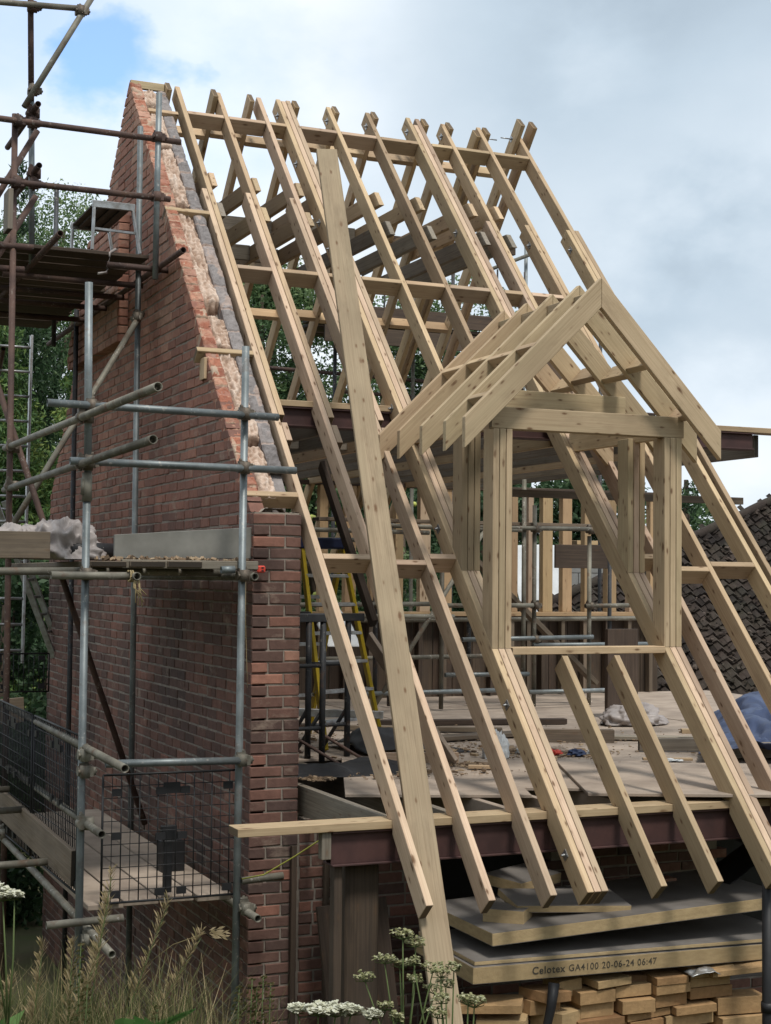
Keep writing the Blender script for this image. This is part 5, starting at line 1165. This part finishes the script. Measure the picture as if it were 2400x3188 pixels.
umbel(1470, 3105, 4.3, [(0, 0, .035), (-.03, .01, .028), (-.085, .0, .026), (-.10, -.035, .03)], 'umbel plant gone to seed before the foam offcuts', False, 3)
umbel(1040, 3130, 4.2, [(0, 0, .040), (-.055, .004, .034), (.05, -.006, .032), (.095, -.012, .022), (-.095, -.008, .022)], 'flat white flowering umbel in the middle of the bottom edge', True, 4)
umbel(1010, 3150, 4.0, [(.16, .02, .02), (.19, -.01, .018)], 'small budding umbel right of the white flower', False, 6)
umbel(15, 2780, 4.2, [(0, 0, .038), (-.04, .02, .03), (.035, -.012, .02)], 'white flowering umbel cut by the left edge', True, 5)
def spike(px, py, d, h, label, seed):
    """woundwort-like spike of dried whorls"""
    rr = random.Random(seed); top = cpt(px, py, d); base = V((top.x - .04, top.y, ground_z(top.x, top.y) - .02)); t_ = thing('seed_spike', label, 'wild plant', base, 'brown seed spikes on the bank')
    b = MB(); b.path([base, base.lerp(top, .6) + V((.01, 0, 0)), top], .003, 5, .3, .0018); b.build('stem', M_STEM, t_); b = MB()
    for k in range(int(h / .017)):
        c = top.lerp(base, k * .017 / (top - base).length); r_ = .008 + .010 * min(1, k / 6)
        for j in range(9):
            a = rr.uniform(0, 6.3); e = c + V((math.cos(a), math.sin(a), rr.uniform(-.3, .2))) * r_; s_ = .0046
            b.add([e + V((-s_, 0, 0)), e + V((0, s_, -s_)), e + V((s_, 0, .3 * s_)), e + V((0, -s_, s_))], [(0, 1, 2, 3)], rr.uniform(.25, .75))
    b.build('seed_whorls', M_GRASS, t_, None, 0, False)
for i, (px, py, h) in enumerate([(745, 3075, .17), (785, 3050, .20), (800, 3080, .16), (820, 3042, .22), (843, 3062, .19), (490, 3135, .09), (252, 2940, .30), (272, 3060, .18)]):
    spike(px, py, 4.5, h, ['leftmost brown seed spike of the group below the scaffold pole', 'second seed spike of the group below the scaffold pole', 'short seed spike in the middle of the group below the scaffold pole', 'tallest seed spike of the group below the scaffold pole', 'rightmost seed spike of the group below the scaffold pole', 'low seed spike between the ferns at the bottom edge', 'tall greenish seed spike beside the left scaffold pole', 'short greenish seed spike below the tall one at the left'][i], 200 + i)
def broad_leaf(px, py, d, L, ang, label, fern=False, seed=0):
    rr = random.Random(seed); p = cpt(px, py, d); t_ = thing('fern' if fern else 'leafy_weed', label, 'wild plant', (p.x, p.y, ground_z(p.x, p.y)), 'leafy weeds on the bank'); b = MB()
    di = (_cr * math.cos(ang) + V((0, 0, 1)) * math.sin(ang)).normalized(); sd_ = V((0, 0, 1)).cross(di).normalized() * .6 + di.cross(_cf).normalized() * .6
    base = p - di * L; g0 = V((base.x, base.y, ground_z(base.x, base.y))); b.path([g0, g0.lerp(base, .6), base], .003, 5, .4)
    if fern:
        b.path([base, base.lerp(p, .5), p], .002, 5, .5, .0008)
        for k in range(2, 26):
            f = k / 26; c = base.lerp(p, f); w = L * .30 * (1 - f) ** .7
            for s1 in (-1, 1):
                e = c + sd_ * s1 * w + di * w * .55; q = di * .006
                b.add([c - q, c + q, e], [(0, 1, 2)], rr.uniform(.5, .9))
    else:
        for k in range(5):
            a2 = (k - 2) * .5; e = (di * math.cos(a2) + sd_.normalized() * math.sin(a2)); tip = base + e * L * rr.uniform(.6, 1); n_ = e.cross(_cf).normalized() * L * .16; m_ = base.lerp(tip, .55)
            b.add([base, m_ + n_, tip, m_ - n_], [(0, 1, 2, 3)], rr.uniform(.4, 1))
    b.build('leaves', foliage_weed, t_, None, 0, False)
foliage_weed = foliage('weed_leaf', [(0, (.02, .06, .015)), (.6, (.07, .17, .04)), (1, (.16, .27, .09))])
broad_leaf(610, 3140, 4.4, .16, .45, 'bright green fern frond at the bottom edge', True, 1)
broad_leaf(380, 3165, 4.3, .10, 2.6, 'bright green leaves at the bottom left of the fern', False, 2); broad_leaf(470, 3185, 4.2, .10, .2, 'green leaves just left of the fern', False, 3)
broad_leaf(35, 3120, 4.3, .12, 1.2, 'broad green leaves at the bottom left corner', False, 4); broad_leaf(330, 3180, 4.2, .10, 1.0, 'low green leaves below the dry grasses', False, 5); broad_leaf(735, 3185, 4.2, .07, 2.0, 'small green leaf below the seed spikes', False, 6)
b = MB(); pts = [cpt(300, 3150, 4.6), cpt(420, 3030, 4.6), cpt(540, 2940, 4.55), cpt(640, 2905, 4.5)]
t_ = thing('bent_grass', 'single long grass stem bending across the dark wall at the lower left', 'grass', pts[0]); pts[0].z = ground_z(pts[0].x, pts[0].y); b.path(pts, .0022, 5, .6, .001); b.build('stem', M_GRASS, t_); b = MB()
for k in range(30):
    c = cpt(645 + R.uniform(0, 50), 2905 + R.uniform(-12, 12), 4.5); a = R.uniform(-.6, .6); d = (_cr * math.cos(a) + V((0, 0, 1)) * math.sin(a)) * .025; s_ = V((0, 0, .003)); b.add([c, c + d * .5 + s_, c + d, c + d * .5 - s_], [(0, 1, 2, 3)], R.uniform(.7, 1))
b.build('seed_head', M_GRASS, t_, None, 0, False)
